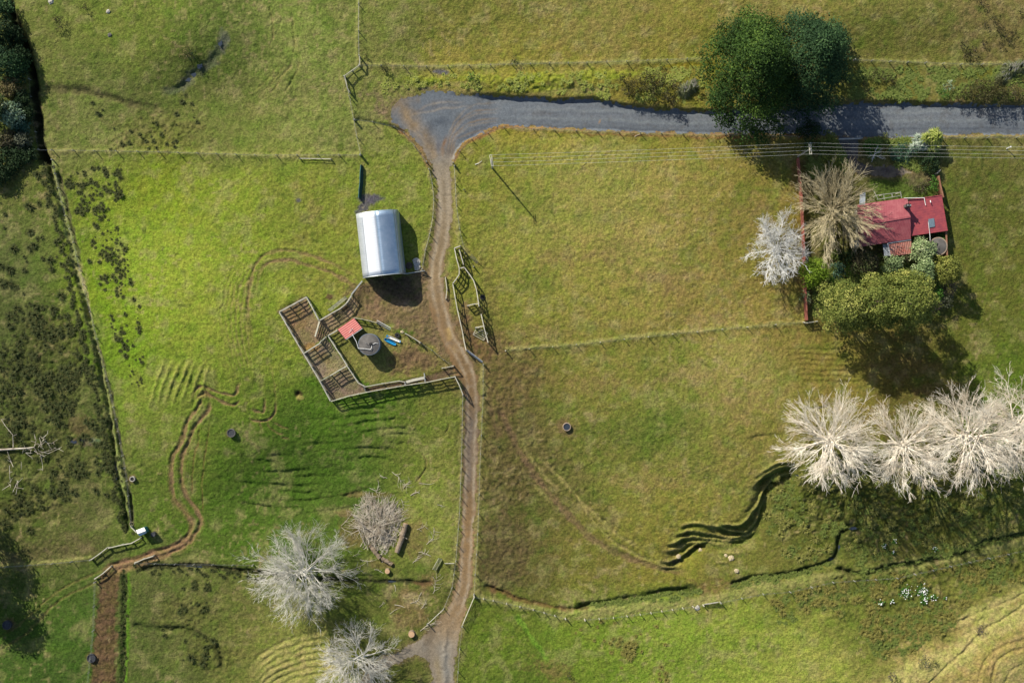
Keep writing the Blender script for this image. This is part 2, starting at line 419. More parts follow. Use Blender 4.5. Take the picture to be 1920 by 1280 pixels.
paint_poly([(668, 398), (680, 378), (700, 366), (716, 368), (700, 382), (684, 396)], (98, 95, 100), 0.9, 3, 5)
blob(825, 134, 17, 6, (92, 94, 100), 0.9); blob(800, 166, 9, 5, (100, 98, 98), .7)
blob(590, 395, 16, 24, (150, 140, 78), 0.6); blob(570, 350, 20, 12, (150, 140, 70), 0.4); blob(650, 578, 6, 5, (120, 92, 66), .8); blob(619, 557, 7, 6, (110, 84, 64), .9)

# ---- fence lines: ungrazed pale grass
FL = [([(75, 283), (300, 285), (480, 292), (676, 292)], 4), ([(674, -20), (673, 125)], 4), ([(680, 124), (800, 125), (960, 121), (1100, 118), (1330, 111)], 4.5),
      ([(1590, 113), (1700, 117), (1800, 121), (1930, 121)], 4.5), ([(645, 145), (655, 182), (664, 226), (677, 290)], 4),
      ([(945, 655), (1080, 645), (1260, 625), (1400, 612), (1505, 603)], 4.5), ([(857, 710), (868, 740), (865, 850), (861, 960), (854, 1050), (846, 1100)], 5),
      ([(905, 680), (905, 740), (899, 850), (894, 1000), (889, 1113)], 5), ([(889, 1117), (1000, 1143), (1040, 1150)], 6),
      ([(1040, 1142), (1100, 1150), (1200, 1140), (1330, 1126), (1430, 1103), (1600, 1078), (1750, 1055), (1930, 1012)], 11),
      ([(0, 1062), (100, 1055), (175, 1045)], 4), ([(805, 320), (813, 370), (813, 400), (806, 440), (796, 480), (790, 510)], 4), ([(852, 310), (854, 380), (862, 450), (880, 480)], 5),
      ([(960, 241), (1100, 246), (1300, 252), (1500, 256)], 3), ([(1640, 258), (1930, 256)], 3), ([(838, 1180), (832, 1290)], 4)]
for p, wd in FL:
    paint_line(p, wd, (152, 150, 88), 0.75, nz=0.7)
    s, dd, g, t, L = pdist(p, wd * 3); Hh[s] += 0.22 * np.exp(-(dd / wd) ** 2) * (0.7 + 0.6 * NZ2[s])

# ---- drains and streams
DK = (52, 62, 34)
def ditch(pts, wd, A, col=DK, a=0.85, wet=None):
    groove(pts, wd, A); paint_line(pts, wd * 1.1, col, a, nz=0.8)
    if wet: paint_line(pts, wd * 0.35, wet, 0.8, nz=1.2)
ditch([(84, 290), (100, 345), (118, 400), (135, 470), (152, 545), (172, 620), (190, 700), (205, 770), (215, 850), (228, 930), (236, 1000)], 4, .75)
ditch([(108, 320), (122, 380), (140, 450), (158, 540), (176, 620), (196, 690), (214, 760), (228, 850), (240, 920), (246, 985)], 4, .7, (84, 78, 62), .7)
paint_line([(96, 300), (112, 375), (132, 455), (155, 545), (174, 630), (196, 720), (212, 800), (226, 890), (240, 970)], 5, (150, 158, 92), 0.85, nz=0.9)
paint_line([(150, 500), (158, 540), (172, 600)], 4, (196, 186, 130), 0.7, nz=0.8)
blob(216, 880, 3, 24, (92, 84, 76), .8)
ditch([(10, -60), (22, 30), (46, 90), (60, 140), (66, 200), (74, 262), (86, 310)], 7, 1.7, (36, 38, 26), 0.9)  # near-black colour paints the shade inside the cut beside the hedge
ditch([(250, 1066), (310, 1062), (370, 1061), (420, 1068), (480, 1074), (560, 1084), (640, 1090), (720, 1091), (812, 1094)], 3.6, .42, (54, 56, 34), 0.9)
paint_line([(770, 1092), (800, 1096), (815, 1094)], 4, (112, 88, 58), 0.7)
ditch([(234, 1070), (232, 1130), (234, 1200), (230, 1290)], 5, .4, (60, 80, 34), .8)
paint_line([(242, 1070), (241, 1170), (238, 1290)], 3, (92, 128, 34), 0.9)
ditch([(246, 1170), (290, 1178), (340, 1180), (380, 1195), (410, 1220), (420, 1260)], 5, .5, (66, 78, 38), .7)
ditch([(905, 1098), (960, 1118), (1010, 1134), (1060, 1142), (1110, 1140)], 3.5, .45, (116, 88, 56), .7)
ditch([(1080, 1138), (1160, 1128), (1240, 1112), (1310, 1104)], 6, .55, (64, 80, 34), .8)
ditch([(1370, 1100), (1420, 1085), (1480, 1078), (1530, 1066), (1566, 1050), (1574, 1030), (1580, 1005), (1600, 985)], 5, .65, (60, 72, 34), .85)
ditch([(1570, 1066), (1620, 1077), (1700, 1060), (1800, 1040), (1860, 1015), (1935, 1000)], 4.5, .8, (52, 62, 30), .9)
ditch([(965, 1150), (985, 1180), (1010, 1215), (1030, 1240)], 4, .3, (112, 150, 48), .8)
groove([(660, 226), (700, 231), (740, 240), (765, 255)], 4, .5)
ditch([(430, 70), (415, 95), (395, 115), (375, 130), (355, 140), (335, 160), (300, 170)], 8, .28, (92, 96, 74), .75)
ditch([(80, 165), (150, 170), (200, 180), (250, 195), (300, 200)], 6, .35, (92, 86, 56), .6)
blob(360, 108, 30, 18, (70, 82, 34), .7); blob(300, 250, 90, 40, (112, 108, 58), .5, rough=2.4); blob(420, 80, 14, 20, (120, 118, 104), .6)
blob(1610, 1010, 40, 40, (76, 84, 42), .6, rough=2.5); blob(150, 828, 30, 8, (128, 112, 96), .8); blob(178, 826, 20, 5, (118, 138, 108), .7); blob(150, 800, 22, 30, (108, 88, 62), .6)
blob(155, 950, 40, 50, (104, 104, 60), .5)
# rough weedy ground, swamp sides
for q in ((80, 700, 110, 90), (90, 850, 110, 60), (60, 950, 70, 40), (120, 630, 60, 40)): blob(*q, (86, 86, 44), .35, rough=2.2)
for q in ((1560, 950, 110, 60), (1720, 960, 150, 60), (1720, 1150, 130, 60), (1850, 1070, 90, 30), (1640, 1080, 80, 20)): blob(*q, (86, 92, 38), .55, rough=3.0)
for q in ((350, 1150, 60, 40), (400, 1230, 60, 30)): blob(*q, (104, 104, 52), .4, rough=2.0)
m = sstep(vnoise(U, V, 8, 301) + .4 * vnoise(U, V, 60, 303), .62, 1.0) * .45; paint((slice(None), slice(None)), m, (74, 92, 36)); m = sstep(vnoise(U, V, 7, 311) + .4 * vnoise(U, V, 80, 313), .66, 1.0) * .4; paint((slice(None), slice(None)), m, (168, 152, 104))

# ---- wheel ruts
CLAY = (146, 120, 84)
def rut(pts, wd=3.0, A=0.22, a=0.85, col=CLAY, edge=True, f=12):
    s, dd, g, t, L = pdist(pts, wd * 4)
    e = ends(t, L, f) * (0.75 + 0.5 * NZ1[s])
    Hh[s] += e * A * (-np.exp(-(dd / wd) ** 2) + 0.45 * np.exp(-((dd - wd * 1.7) / (wd * 0.6)) ** 2))
    paint_line(pts, wd, col, a, nz=0.6, f=f)
rut([(690, 535), (650, 510), (600, 485), (560, 472), (530, 470), (505, 478), (487, 495), (477, 520), (471, 560), (472, 600), (480, 650)], 3.0, .13, .7, f=90)
rut([(706, 556), (660, 532), (615, 510), (575, 496), (540, 488), (518, 491), (500, 503), (490, 525), (482, 560)], 3.0, .13, .75, f=70)
for k, a in ((-1, .35), (0, .45), (1, .5), (2, .4), (3, .3), (4, .2)):
    rut([(500 - 8 * k, 488 + 6 * k), (478 - 9 * k, 510), (465 - 9 * k, 550), (458 - 9 * k, 600), (466 - 8 * k, 660), (478 - 6 * k, 720)], 1.7, .09, a, (158, 142, 88), f=50)
rut([(500, 660), (512, 690), (520, 740), (520, 770)], 1.6, .08, .35, (150, 134, 80), f=30)
TA = [(384, 745), (376, 760), (355, 790), (337, 835), (326, 860), (322, 900), (325, 935), (343, 958), (357, 983), (352, 1003), (331, 1020), (290, 1035), (240, 1050), (195, 1066)]
TB = [(400, 752), (392, 770), (370, 800), (352, 830), (341, 865), (340, 905), (350, 935), (366, 958), (374, 980), (366, 1003), (345, 1022), (300, 1045), (250, 1062), (205, 1077)]
rut(TA, 3.6, .26, .9); rut(TB, 3.6, .26, .9); rut([(p[0] - 5, p[1] + 3) for p in TA[2:]], 2, .08, .35, (136, 120, 72)); rut([(p[0] + 6, p[1] + 4) for p in TB[2:]], 2, .08, .35, (136, 120, 72)); rut([(p[0] + 4, p[1] - 2) for p in TA[6:]], 4, .05, .5, (140, 116, 80))
rut([(200, 1064), (170, 1078), (140, 1090), (100, 1115), (60, 1150), (0, 1195)], 2.2, .15, .5, (124, 112, 66), f=20)
rut([(210, 1076), (175, 1092), (140, 1110), (100, 1135), (50, 1185), (0, 1218)], 2.2, .15, .5, (124, 112, 66), f=20)
for k in (0, 1): rut([(362 - k * 22, 1010 + 6 * k), (330 - k * 12, 1027 + 5 * k), (290, 1040), (240, 1056), (190, 1072)], 5, .05, .5, (150, 118, 88))
rut([(378, 795), (370, 840), (362, 880), (358, 930)], 1.5, .14, .7, (128, 110, 62)); rut([(398, 792), (388, 840), (380, 885), (376, 935), (379, 965)], 1.5, .14, .7, (128, 110, 62))
rut([(363, 745), (371, 730), (384, 722), (400, 729), (420, 735), (440, 740), (450, 733), (456, 716)], 2.4, .25, .85); rut([(370, 750), (384, 738), (402, 743), (428, 757), (444, 756), (454, 747)], 2.4, .25, .85)
rut([(376, 748), (386, 735), (398, 740), (400, 752)], 3, .2, .9)
blob(385, 738, 14, 9, (150, 124, 84), .7)
rut([(468, 780), (480, 787), (494, 790), (508, 785), (517, 770), (520, 752)], 2.2, .28, .85); rut([(472, 762), (484, 770), (495, 775), (500, 755), (502, 740)], 2.4, .22, .8)
for p in ([(515, 790), (530, 798), (545, 806)], [(505, 800), (520, 810), (535, 815)], [(525, 820), (545, 823)], [(488, 790), (492, 806)], [(503, 790), (508, 806)]): rut(p, 1.8, .14, .7, f=6)
rut([(540, 0), (552, 40), (556, 90), (540, 130), (510, 160), (485, 180)], 2.0, .16, .3, (148, 145, 85), f=60)
rut([(556, 20), (552, 60), (562, 110), (550, 150), (520, 190)], 2.0, .16, .35, (152, 148, 85), f=50)
rut([(500, 100), (520, 60), (535, 20)], 1.6, .1, .3, (148, 145, 85), f=30); rut([(506, 10), (512, 45), (514, 80)], 1.4, .25, .2, f=10)
for k in range(3): rut([(470 + 14 * k, 175 + 3 * k), (500 + 14 * k, 150), (525 + 12 * k, 120)], 1.6, .14, .35, (155, 145, 85), f=20)
# long worn stock track in the big paddock
for p, a in (([(930, 740), (962, 820), (1000, 888), (1050, 948), (1100, 1000), (1160, 1040), (1240, 1066), (1300, 1075)], .55), ([(905, 720), (930, 800), (940, 840)], .3)):
    rut(p, 6, .2, a + .15, (126, 104, 74), f=40)
for p in ([(975, 820), (1010, 880), (1060, 930)], [(1000, 850), (1060, 905), (1100, 960), (1140, 1005), (1190, 1040), (1250, 1058)], [(1025, 870), (1100, 950), (1160, 1000), (1210, 1035)], [(990, 900), (1040, 950)]):
    rut(p, 3.2, .26, .65, (160, 150, 90), f=40)
for p in ([(1340, 470), (1390, 530), (1420, 560)], [(1330, 490), (1370, 540), (1400, 590)]): rut(p, 4, .08, .4, (144, 136, 80), f=30)
# light stripes lower-left of the pens (old cultivation)
for k in range(7):
    x = 306 + 14.5 * k
    s, dd, g, t, L = pdist([(x + 16, 660 + 3 * k), (x + 4, 690), (x - 12, 725 + 2 * k), (x - 24, 765)], 9)
    Hh[s] += .26 * np.exp(-(dd / 3) ** 2) * ends(t, L, 30); paint(s, .5 * np.exp(-(dd / 3.2) ** 2) * ends(t, L, 25), (165, 165, 84))
# hay-cut stripes lower left of the junction
for k in range(7):
    y = 1186 + 13 * k
    p = [(462 + 4 * k, y + 66), (500, y + 34), (545, y + 12), (590, y), (640 + 4 * k, y - 10)]
    s, dd, g, t, L = pdist(p, 14)
    Hh[s] -= .14 * AM[s] * np.exp(-(dd / 2.0) ** 2) * ends(t, L, 30)
    s, dd, g, t, L = pdist([(q[0], q[1] + 6) for q in p], 10); paint(s, .85 * np.exp(-(dd / 4.5) ** 2) * ends(t, L, 40), (178, 170, 100))
# terracettes
TER = [[(595, 795), (625, 785), (680, 776), (740, 765)], [(600, 803), (650, 797), (700, 787), (762, 782), (775, 786)], [(600, 818), (640, 815), (690, 808), (750, 800), (785, 812)],
       [(570, 785), (600, 784), (640, 776)], [(660, 765), (700, 762), (752, 764)], [(700, 822), (740, 812), (790, 815)], [(590, 880), (640, 869)], [(595, 889), (640, 880), (660, 886)], [(540, 896), (580, 893), (640, 892)],
       [(480, 937), (560, 940), (640, 930), (700, 915)], [(520, 905), (560, 912), (620, 905)], [(470, 880), (540, 884), (590, 876)], [(720, 830), (780, 826)], [(500, 920), (560, 925), (610, 918)], [(460, 860), (530, 866)]]
TER += [[(600, 757), (640, 752), (700, 742), (760, 738)], [(560, 830), (620, 828), (690, 818)], [(480, 850), (520, 853), (570, 848)], [(440, 905), (500, 908), (560, 918)], [(430, 940), (500, 952), (570, 955)], [(560, 965), (640, 955), (700, 945)], [(620, 842), (700, 838), (760, 846)], [(360, 690), (372, 740), (350, 800)], [(640, 860), (700, 858), (750, 866)],
        [(1290, 660), (1340, 700), (1360, 760)], [(1060, 900), (1120, 960), (1180, 1000)], [(1500, 770), (1540, 762), (1600, 752)], [(1380, 830), (1420, 815), (1470, 810)]]
for p in TER: scarp(p, .30, 5.5, 9, f=34)
for k in range(7):
    y = 652 + 10 * k
    scarp([(1470 + 3 * k, y + 3), (1510, y), (1550, y + 3), (1600 + 6 * k, y + (k % 2) * 3)], .30, 4, 8, f=34)
for k in range(4): scarp([(1640, 752 - 13 * k), (1700, 728 - 13 * k), (1760, 706 - 12 * k), (1800, 700 - 12 * k)], .3, 5, 12, f=34)
GUL = [([(1410, 898), (1424, 887), (1440, 877), (1465, 867), (1492, 871)], .75, 4, 14), ([(1409, 922), (1420, 904), (1443, 886), (1467, 877), (1495, 879)], 1.35, 13, 26),
       ([(1344, 985), (1384, 986), (1402, 974), (1420, 951), (1431, 929), (1441, 913), (1459, 897), (1496, 887)], .8, 5, 16),
       ([(1270, 992), (1303, 981), (1341, 987), (1366, 996), (1393, 1001), (1411, 993), (1422, 976), (1434, 945)], 1.0, 6, 14),
       ([(1266, 1006), (1299, 997), (1330, 1003), (1351, 1009), (1380, 1013), (1413, 1003), (1426, 985)], 1.0, 7, 12),
       ([(1250, 1024), (1285, 1012), (1312, 1010), (1341, 1017), (1384, 1019), (1410, 1012)], .9, 6, 12),
       ([(1242, 1036), (1276, 1031), (1294, 1022), (1321, 1020), (1350, 1025), (1380, 1026)], .7, 4, 10),
       ([(1236, 1052), (1262, 1054), (1292, 1036), (1312, 1024), (1327, 1024), (1331, 1032)], 1.6, 8, 10), ([(1232, 1062), (1262, 1066), (1284, 1060)], .5, 3, 8),
       ([(1346, 1036), (1380, 1040), (1400, 1037)], .35, 3, 8), ([(1345, 1058), (1375, 1057)], .35, 3, 8)]
scarp([(1238, 1052), (1262, 1038), (1290, 1018), (1330, 1004), (1375, 998), (1404, 982), (1420, 948), (1428, 915), (1448, 895), (1475, 884), (1505, 884)], 2.1, (64, 30), 70, f=24, am=False)
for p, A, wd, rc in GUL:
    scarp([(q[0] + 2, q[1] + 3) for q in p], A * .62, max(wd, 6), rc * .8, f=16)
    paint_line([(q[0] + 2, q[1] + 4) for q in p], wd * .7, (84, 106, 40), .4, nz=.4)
    s, dd, g, t, L = pdist([(q[0] - 1, q[1] - 2) for q in p], 9); Hh[s] += .42 * np.exp(-(dd / 2.6) ** 2) * ends(t, L, 20) * AM[s]; paint(s, .75 * np.exp(-(dd / 2.4) ** 2) * ends(t, L, 20), (176, 166, 96))  # raised ridges, their sunlit crests painted in straw colour
for k in range(4):
    p = [(1408 + 5 * k, 975 - 9 * k), (1420 + 4 * k, 945 - 6 * k), (1428 + 6 * k, 915 - 3 * k), (1452 + 6 * k, 893), (1486, 884 + k * 2)]
    if k % 2: s, dd, g, t, L = pdist(p, 9); Hh[s] += .26 * np.exp(-(dd / 2.0) ** 2) * ends(t, L, 20); paint(s, .4 * np.exp(-(dd / 2.) ** 2), (140, 142, 76))  # more ridges with a painted sunlit tone along the crest
for q in ((1330, 1005, 90, 40), (1425, 930, 40, 60), (1470, 885, 40, 20)): blob(*q, (108, 112, 52), .2, rough=1.7)
blob(1270, 1056, 16, 6, (86, 80, 66), .8); blob(1307, 1028, 8, 4, (60, 44, 30), .8)
# ridges in the lower right corner
for p, a in (([(1720, 1290), (1765, 1250), (1800, 1215), (1830, 1185), (1860, 1165), (1930, 1125)], 1), ([(1765, 1215), (1772, 1180), (1800, 1160), (1850, 1140), (1930, 1108)], .8), ([(1790, 1230), (1820, 1200), (1850, 1185)], .6),
             ([(1850, 1290), (1855, 1240), (1880, 1215), (1930, 1205)], 1), ([(1825, 1270), (1840, 1225), (1880, 1200), (1930, 1190)], .7), ([(1870, 1290), (1885, 1250), (1930, 1235)], .6)):
    s, dd, g, t, L = pdist(p, 16); Hh[s] -= .26 * a * np.exp(-(dd / 2.2) ** 2) * ends(t, L, 20); paint(s, .4 * np.exp(-(dd / 2) ** 2), (108, 98, 54))
blob(1770, 1220, 10, 14, (190, 150, 112), .7)
rut([(1250, 905), (1300, 885), (1350, 860)], 3, .05, .2, (140, 134, 80), f=20)
rut([(790, 850), (800, 870), (790, 890), (780, 905)], 1.6, .25, .4, f=8); rut([(832, 815), (843, 800), (838, 790)], 1.5, .25, .3, f=8)
paint_line([(1660, 1290), (1700, 1262), (1745, 1245), (1790, 1222), (1820, 1190), (1860, 1165), (1930, 1140)], 20, (186, 178, 108), .75, nz=.5)
paint_line([(1790, 1170), (1840, 1140), (1930, 1105)], 10, (180, 172, 104), .7, nz=.5)
paint_poly([(1860, 1230), (1940, 1215), (1940, 1300), (1850, 1300)], (184, 172, 106), .75, 10, 10)
for q in ((1160, 470, 60, 24), (1240, 520, 70, 20), (1050, 480, 50, 18), (1330, 600, 60, 14), (1300, 700, 60, 20), (1380, 760, 50, 30), (1210, 900, 60, 20), (1120, 720, 60, 18), (1010, 620, 50, 14), (1420, 420, 40, 50)): blob(*q, (150, 128, 82), .35, nz=.9)
for q in ((1180, 800, 90, 30), (1250, 780, 50, 20), (1120, 930, 50, 16), (1000, 380, 40, 30), (1000, 520, 40, 30), (1190, 545, 30, 10)): blob(*q, (92, 112, 40), .4, nz=.9)
# house section: darker garden soil and lawn
paint_poly([(1508, 262), (1765, 262), (1768, 370), (1770, 490), (1770, 590), (1520, 600), (1508, 430)], (98, 98, 58), 0.75, 6, 8, 1.6)
paint_poly([(1630, 332), (1700, 330), (1755, 345), (1750, 370), (1640, 375)], (84, 104, 40), 0.9, 5, 6)
blob(1725, 335, 30, 14, (120, 104, 80), .6); blob(1500, 340, 22, 40, (130, 106, 66), .5); blob(1485, 400, 26, 60, (136, 120, 56), .5)
# troughs: trampled rings
for q in ((1062, 800, 17, 17), (434, 811, 10, 10), (249, 897, 8, 9), (15, 1170, 13, 13), (173, 1232, 13, 14)): blob(*q, (124, 104, 70), .7)
blob(562, 738, 8, 8, (70, 56, 36), .9); bump(561, 737, 5, 5, -.6); blob(565, 745, 8, 4, (172, 162, 90), .8)
bump(545, 560, 16, 14, .5)

# ---- road masks
CTR = [(826, 250), (830, 330), (833, 400), (826, 460), (816, 520), (826, 580), (840, 630), (866, 672), (882, 710), (885, 760), (882, 850), (879, 950), (874, 1040), (866, 1110), (846, 1160), (826, 1200), (824, 1300)]
TRK = [(806, 290), (848, 300), (848, 360), (847, 420), (843, 455), (834, 490), (830, 520), (838, 560), (850, 600), (862, 640), (880, 665), (895, 700), (899, 760), (897, 850), (893, 950), (888, 1030), (885, 1100), (877, 1130), (864, 1172), (856, 1210), (850, 1300),
       (806, 1300), (812, 1270), (800, 1240), (780, 1226), (740, 1244), (700, 1262), (690, 1300), (668, 1300), (690, 1250), (740, 1221), (790, 1196), (820, 1160), (845, 1130), (858, 1080), (863, 1000), (866, 950), (868, 850), (872, 760), (866, 720), (848, 690), (830, 650), (815, 610), (800, 560), (796, 520), (801, 490), (812, 440), (815, 400), (818, 350), (810, 312)]
PUB = RT + RB + [(806, 300), (800, 297), (785, 270), (762, 246), (738, 230)]
DRV = [(1573, 254), (1610, 254), (1612, 300), (1640, 312), (1690, 312), (1712, 324), (1690, 332), (1640, 330), (1612, 328), (1592, 310), (1580, 285)]
def rmask(poly, nz):
    M = np.full(SH, 99., np.float32); s, dd = ppoly(poly, 30); M[s] = dd + (NZ1[s] + NZ2[s]) * nz; return M
mPUB = rmask(PUB, 4.6); mTRK = rmask(TRK, 4.6); mDRV = rmask(DRV, 4.0)
Rall = np.minimum(np.minimum(mPUB, mTRK), mDRV)
near = np.clip(1 - np.maximum(Rall, 0) / 9, 0, 1)[..., None] * (Rall < 20)[..., None] * 0.6
Cc = Cc * (1 - near) + (s2l((134, 118, 80)) * ALB).astype(np.float32) * near
s, dd, g, t, L = pdist(CTR, 40)
Hh[s] -= .25 * (1 - sstep(dd, 14, 34)) * (1 - sstep(V[s], 500, 540) * (1 - sstep(V[s], 660, 700)) * .8)
# road surface colour
Rc = np.zeros(SH + (3,), np.float32)
def rp(s, m, col):
    m = np.clip(m, 0, 1)[..., None]; Rc[s] = Rc[s] * (1 - m) + (s2l(col) * ALB).astype(np.float32) * m
full = (slice(None), slice(None))
rp(full, np.ones(SH, np.float32), (112, 119, 126))
BR = np.array([(150, 138, 118), (152, 138, 116), (150, 130, 100), (146, 120, 86), (140, 112, 76), (120, 102, 82), (146, 116, 78), (150, 126, 94), (142, 130, 112)]); BV = [300, 380, 480, 600, 700, 820, 1000, 1150, 1215]
bc = np.stack([np.interp(V, BV, BR[:, k]) for k in range(3)], -1)
tm = sstep(V, 255, 320)[..., None]
Rc = Rc * (1 - tm) + (s2l(bc) * ALB).astype(np.float32) * tm
for off, col, a in ((-8, (182, 168, 144), .75), (8, (182, 168, 144), .75), (0, (120, 104, 78), .5), (-15, (118, 100, 70), .6), (15, (118, 100, 70), .6)):
    m = np.exp(-((dd * g * -1 - off) / 3.2) ** 2) * sstep(V[s], 300, 360) * (1 - sstep(V[s], 1120, 1180))
    rp(s, a * m * (.7 + .6 * NZ1[s]), col)
def lane(p, wd, col, a, f=20):
    s, dd, g, t, L = pdist(p, wd * 2.5); rp(s, a * np.exp(-(dd / wd) ** 2) * ends(t, L, f) * (.8 + .6 * NZ1[s]), col)
for dy, col, a in ((200, (96, 98, 104), .4), (208, (128, 133, 134), .5), (214, (92, 95, 102), .5), (219, (112, 113, 116), .4), (225, (132, 138, 139), .55), (231, (100, 103, 110), .4), (240, (84, 90, 102), .6)):
    lane([(930, dy - 6 if dy < 215 else dy - 8), (1100, dy - 3), (1300, dy + 3), (1500, dy + 2), (1700, dy), (2060, dy)], 2.4, col, a, 80)
for k in range(9):
    r = 26 + 9 * k
    lane([(940, 190 + k * 6), (885, 198 + k * 6), (855 + k, 225 + k * 4), (838 + k * 2, 262), (833 + k * 1.4, 305)], 1.9, ((150, 136, 118), (94, 96, 104), (144, 118, 84))[k % 3], .55, 30)
for k in range(5):
    lane([(870 + k * 4, 188 + k * 2), (815 - k * 3, 188 + k * 5), (786 - k * 4, 206 + k * 3), (776 - k * 3, 228), (795, 250 + 4 * k), (818, 290)], 2.0, ((108, 108, 112), (160, 148, 132), (96, 97, 104))[k % 3], .6, 20)
lane([(735, 195), (756, 208), (775, 234), (800, 266), (812, 300)], 17, (150, 130, 102), .85, 5); lane([(740, 190), (790, 186)], 8, (140, 124, 104), .5, 4); lane([(822, 250), (820, 275), (822, 305)], 4, (96, 100, 110), .7); lane([(838, 250), (830, 275), (828, 300)], 3, (146, 104, 58), .8)
lane([(865, 262), (900, 246), (942, 236), (1000, 240), (1100, 244)], 3, (62, 70, 86), .8); lane([(1123, 226), (1126, 228)], 4, (164, 132, 92), .9, 1)
lane([(838, 612), (843, 632), (846, 640)], 4.5, (186, 158, 104), .9, 4); lane([(848, 650), (856, 664)], 4, (168, 142, 96), .6, 4)
lane([(800, 560), (818, 600), (838, 650), (856, 690)], 9, (140, 112, 78), .8); lane([(884, 760), (881, 850), (878, 930)], 5, (118, 112, 108), .6, 40)
lane([(838, 1190), (836, 1230), (838, 1290)], 13, (146, 146, 140), .6); lane([(680, 1268), (740, 1236), (800, 1206)], 15, (146, 138, 124), .85, 6); lane([(822, 1225), (820, 1290)], 6, (158, 140, 98), .6)
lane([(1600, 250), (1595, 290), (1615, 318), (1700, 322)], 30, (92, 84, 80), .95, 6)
m = sstep(fbm(U, V, 9, 91, 3), .1, .6); rp(full, m * .2 * (.3 + .7 * tm[..., 0]), (160, 152, 138)); m = sstep(fbm(U, V, 12, 95, 3), .15, .6); rp(full, m * .25, (92, 84, 74))
Cc[Rall < -2] = Rc[Rall < -2]

# ---- small scale roughness of the turf
flat = np.clip((Rall + 2) / 6, 0.12, 1)
ROUGH *= flat
mic = fbm(U, V, 9, 101, 2) * 0.075 + vnoise(U, V, 4.4, 131) * 0.075
Hh += mic * ROUGH
far = np.clip((np.maximum(np.abs(U - 960) - 1080, np.abs(V - 640) - 760)) / 600, 0, 1)
Hh = Hh * (1 - far)
zmin = float(Hh.min())

def zat(u, v):
    """ground height at plan position, bilinear"""
    i = int(np.clip(np.searchsorted(AX, u) - 1, 0, len(AX) - 2)); j = int(np.clip(np.searchsorted(AY, v) - 1, 0, len(AY) - 2))
    a = (u - AX[i]) / (AX[i + 1] - AX[i]); b = (v - AY[j]) / (AY[j + 1] - AY[j])
    return float((Hh[j, i] * (1 - a) + Hh[j, i + 1] * a) * (1 - b) + (Hh[j + 1, i] * (1 - a) + Hh[j + 1, i + 1] * a) * b)
def P(u, v, z=0.0):
    """survey reading of a feature z metres above the ground -> world point"""
    x = (u - 960) * .1; y = (640 - v) * .1; zz = z
    for k in range(3):
        q = (CAM_H - zz) / CAM_H
        zz = zat(960 + x * q * 10, 640 - y * q * 10) + z
    q = (CAM_H - zz) / CAM_H
    return Vector((x * q, y * q, zz))
def GZ(x, y): return zat(960 + x * 10, 640 - y * 10)
def ground(u, v): return P(u, v, 0)

VV = np.stack([(U - 960) * .1, (640 - V) * .1, Hh], -1).reshape(-1, 3)
ny, nx = SH
idx = np.arange(ny * nx).reshape(ny, nx)
FF = np.stack([idx[1:, :-1], idx[1:, 1:], idx[:-1, 1:], idx[:-1, :-1]], -1).reshape(-1, 4)

def mat_ground(name, dirt=False):
    m, t, b = new_mat(name)
    a = t.nodes.new('ShaderNodeAttribute'); a.attribute_name = 'tint'
    g = t.nodes.new('ShaderNodeNewGeometry')
    def noise(sc, det, ro=.6):
        n = t.nodes.new('ShaderNodeTexNoise'); n.inputs['Scale'].default_value = sc; n.inputs['Detail'].default_value = det; n.inputs['Roughness'].default_value = ro
        link(t, g.outputs['Position'], n.inputs['Vector']); return n
    def rng(n, lo, hi, a0=.3, a1=.7):
        r = t.nodes.new('ShaderNodeMapRange'); r.inputs['From Min'].default_value = a0; r.inputs['From Max'].default_value = a1
        r.inputs['To Min'].default_value = lo; r.inputs['To Max'].default_value = hi; link(t, n.outputs['Fac'], r.inputs['Value']); return r
    n1 = noise(2.3, 5, .75); n2 = noise(0.5, 4, .65); n3 = noise(9.0, 3, .7)
    r1 = rng(n1, .60, 1.42, .34, .66) if not dirt else rng(n1, .72, 1.28)
    r3 = rng(n3, .72, 1.28) if not dirt else rng(n3, .75, 1.25)
    mu = t.nodes.new('ShaderNodeMath'); mu.operation = 'MULTIPLY'; link(t, r1.outputs[0], mu.inputs[0]); link(t, r3.outputs[0], mu.inputs[1])
    v = t.nodes.new('ShaderNodeVectorMath'); v.operation = 'SCALE'; link(t, a.outputs['Color'], v.inputs[0]); link(t, mu.outputs[0], v.inputs['Scale'])
    if dirt:
        link(t, v.outputs[0], b.inputs['Base Color'])
    else:   # hue drifts between straw and green blades
        tint = t.nodes.new('ShaderNodeMix'); tint.data_type = 'RGBA'; tint.blend_type = 'MULTIPLY'; tint.inputs[0].default_value = 1
        cr_ = t.nodes.new('ShaderNodeValToRGB'); cr_.color_ramp.elements[0].position = .36; cr_.color_ramp.elements[1].position = .64
        cr_.color_ramp.elements[0].color = (.88, 1.0, .80, 1); cr_.color_ramp.elements[1].color = (1.10, 1.01, 1.2, 1)
        link(t, n2.outputs['Fac'], cr_.inputs['Fac']); link(t, v.outputs[0], tint.inputs[6]); link(t, cr_.outputs['Color'], tint.inputs[7])
        link(t, tint.outputs[2], b.inputs['Base Color'])
    b.inputs['Roughness'].default_value = .92; b.inputs['Specular IOR Level'].default_value = .12
    nb = noise(3.4, 5, .7); bp = t.nodes.new('ShaderNodeBump'); bp.inputs['Distance'].default_value = .30 if not dirt else .035; bp.inputs['Strength'].default_value = 1
    link(t, nb.outputs['Fac'], bp.inputs['Height']); link(t, bp.outputs['Normal'], b.inputs['Normal'])
    return m

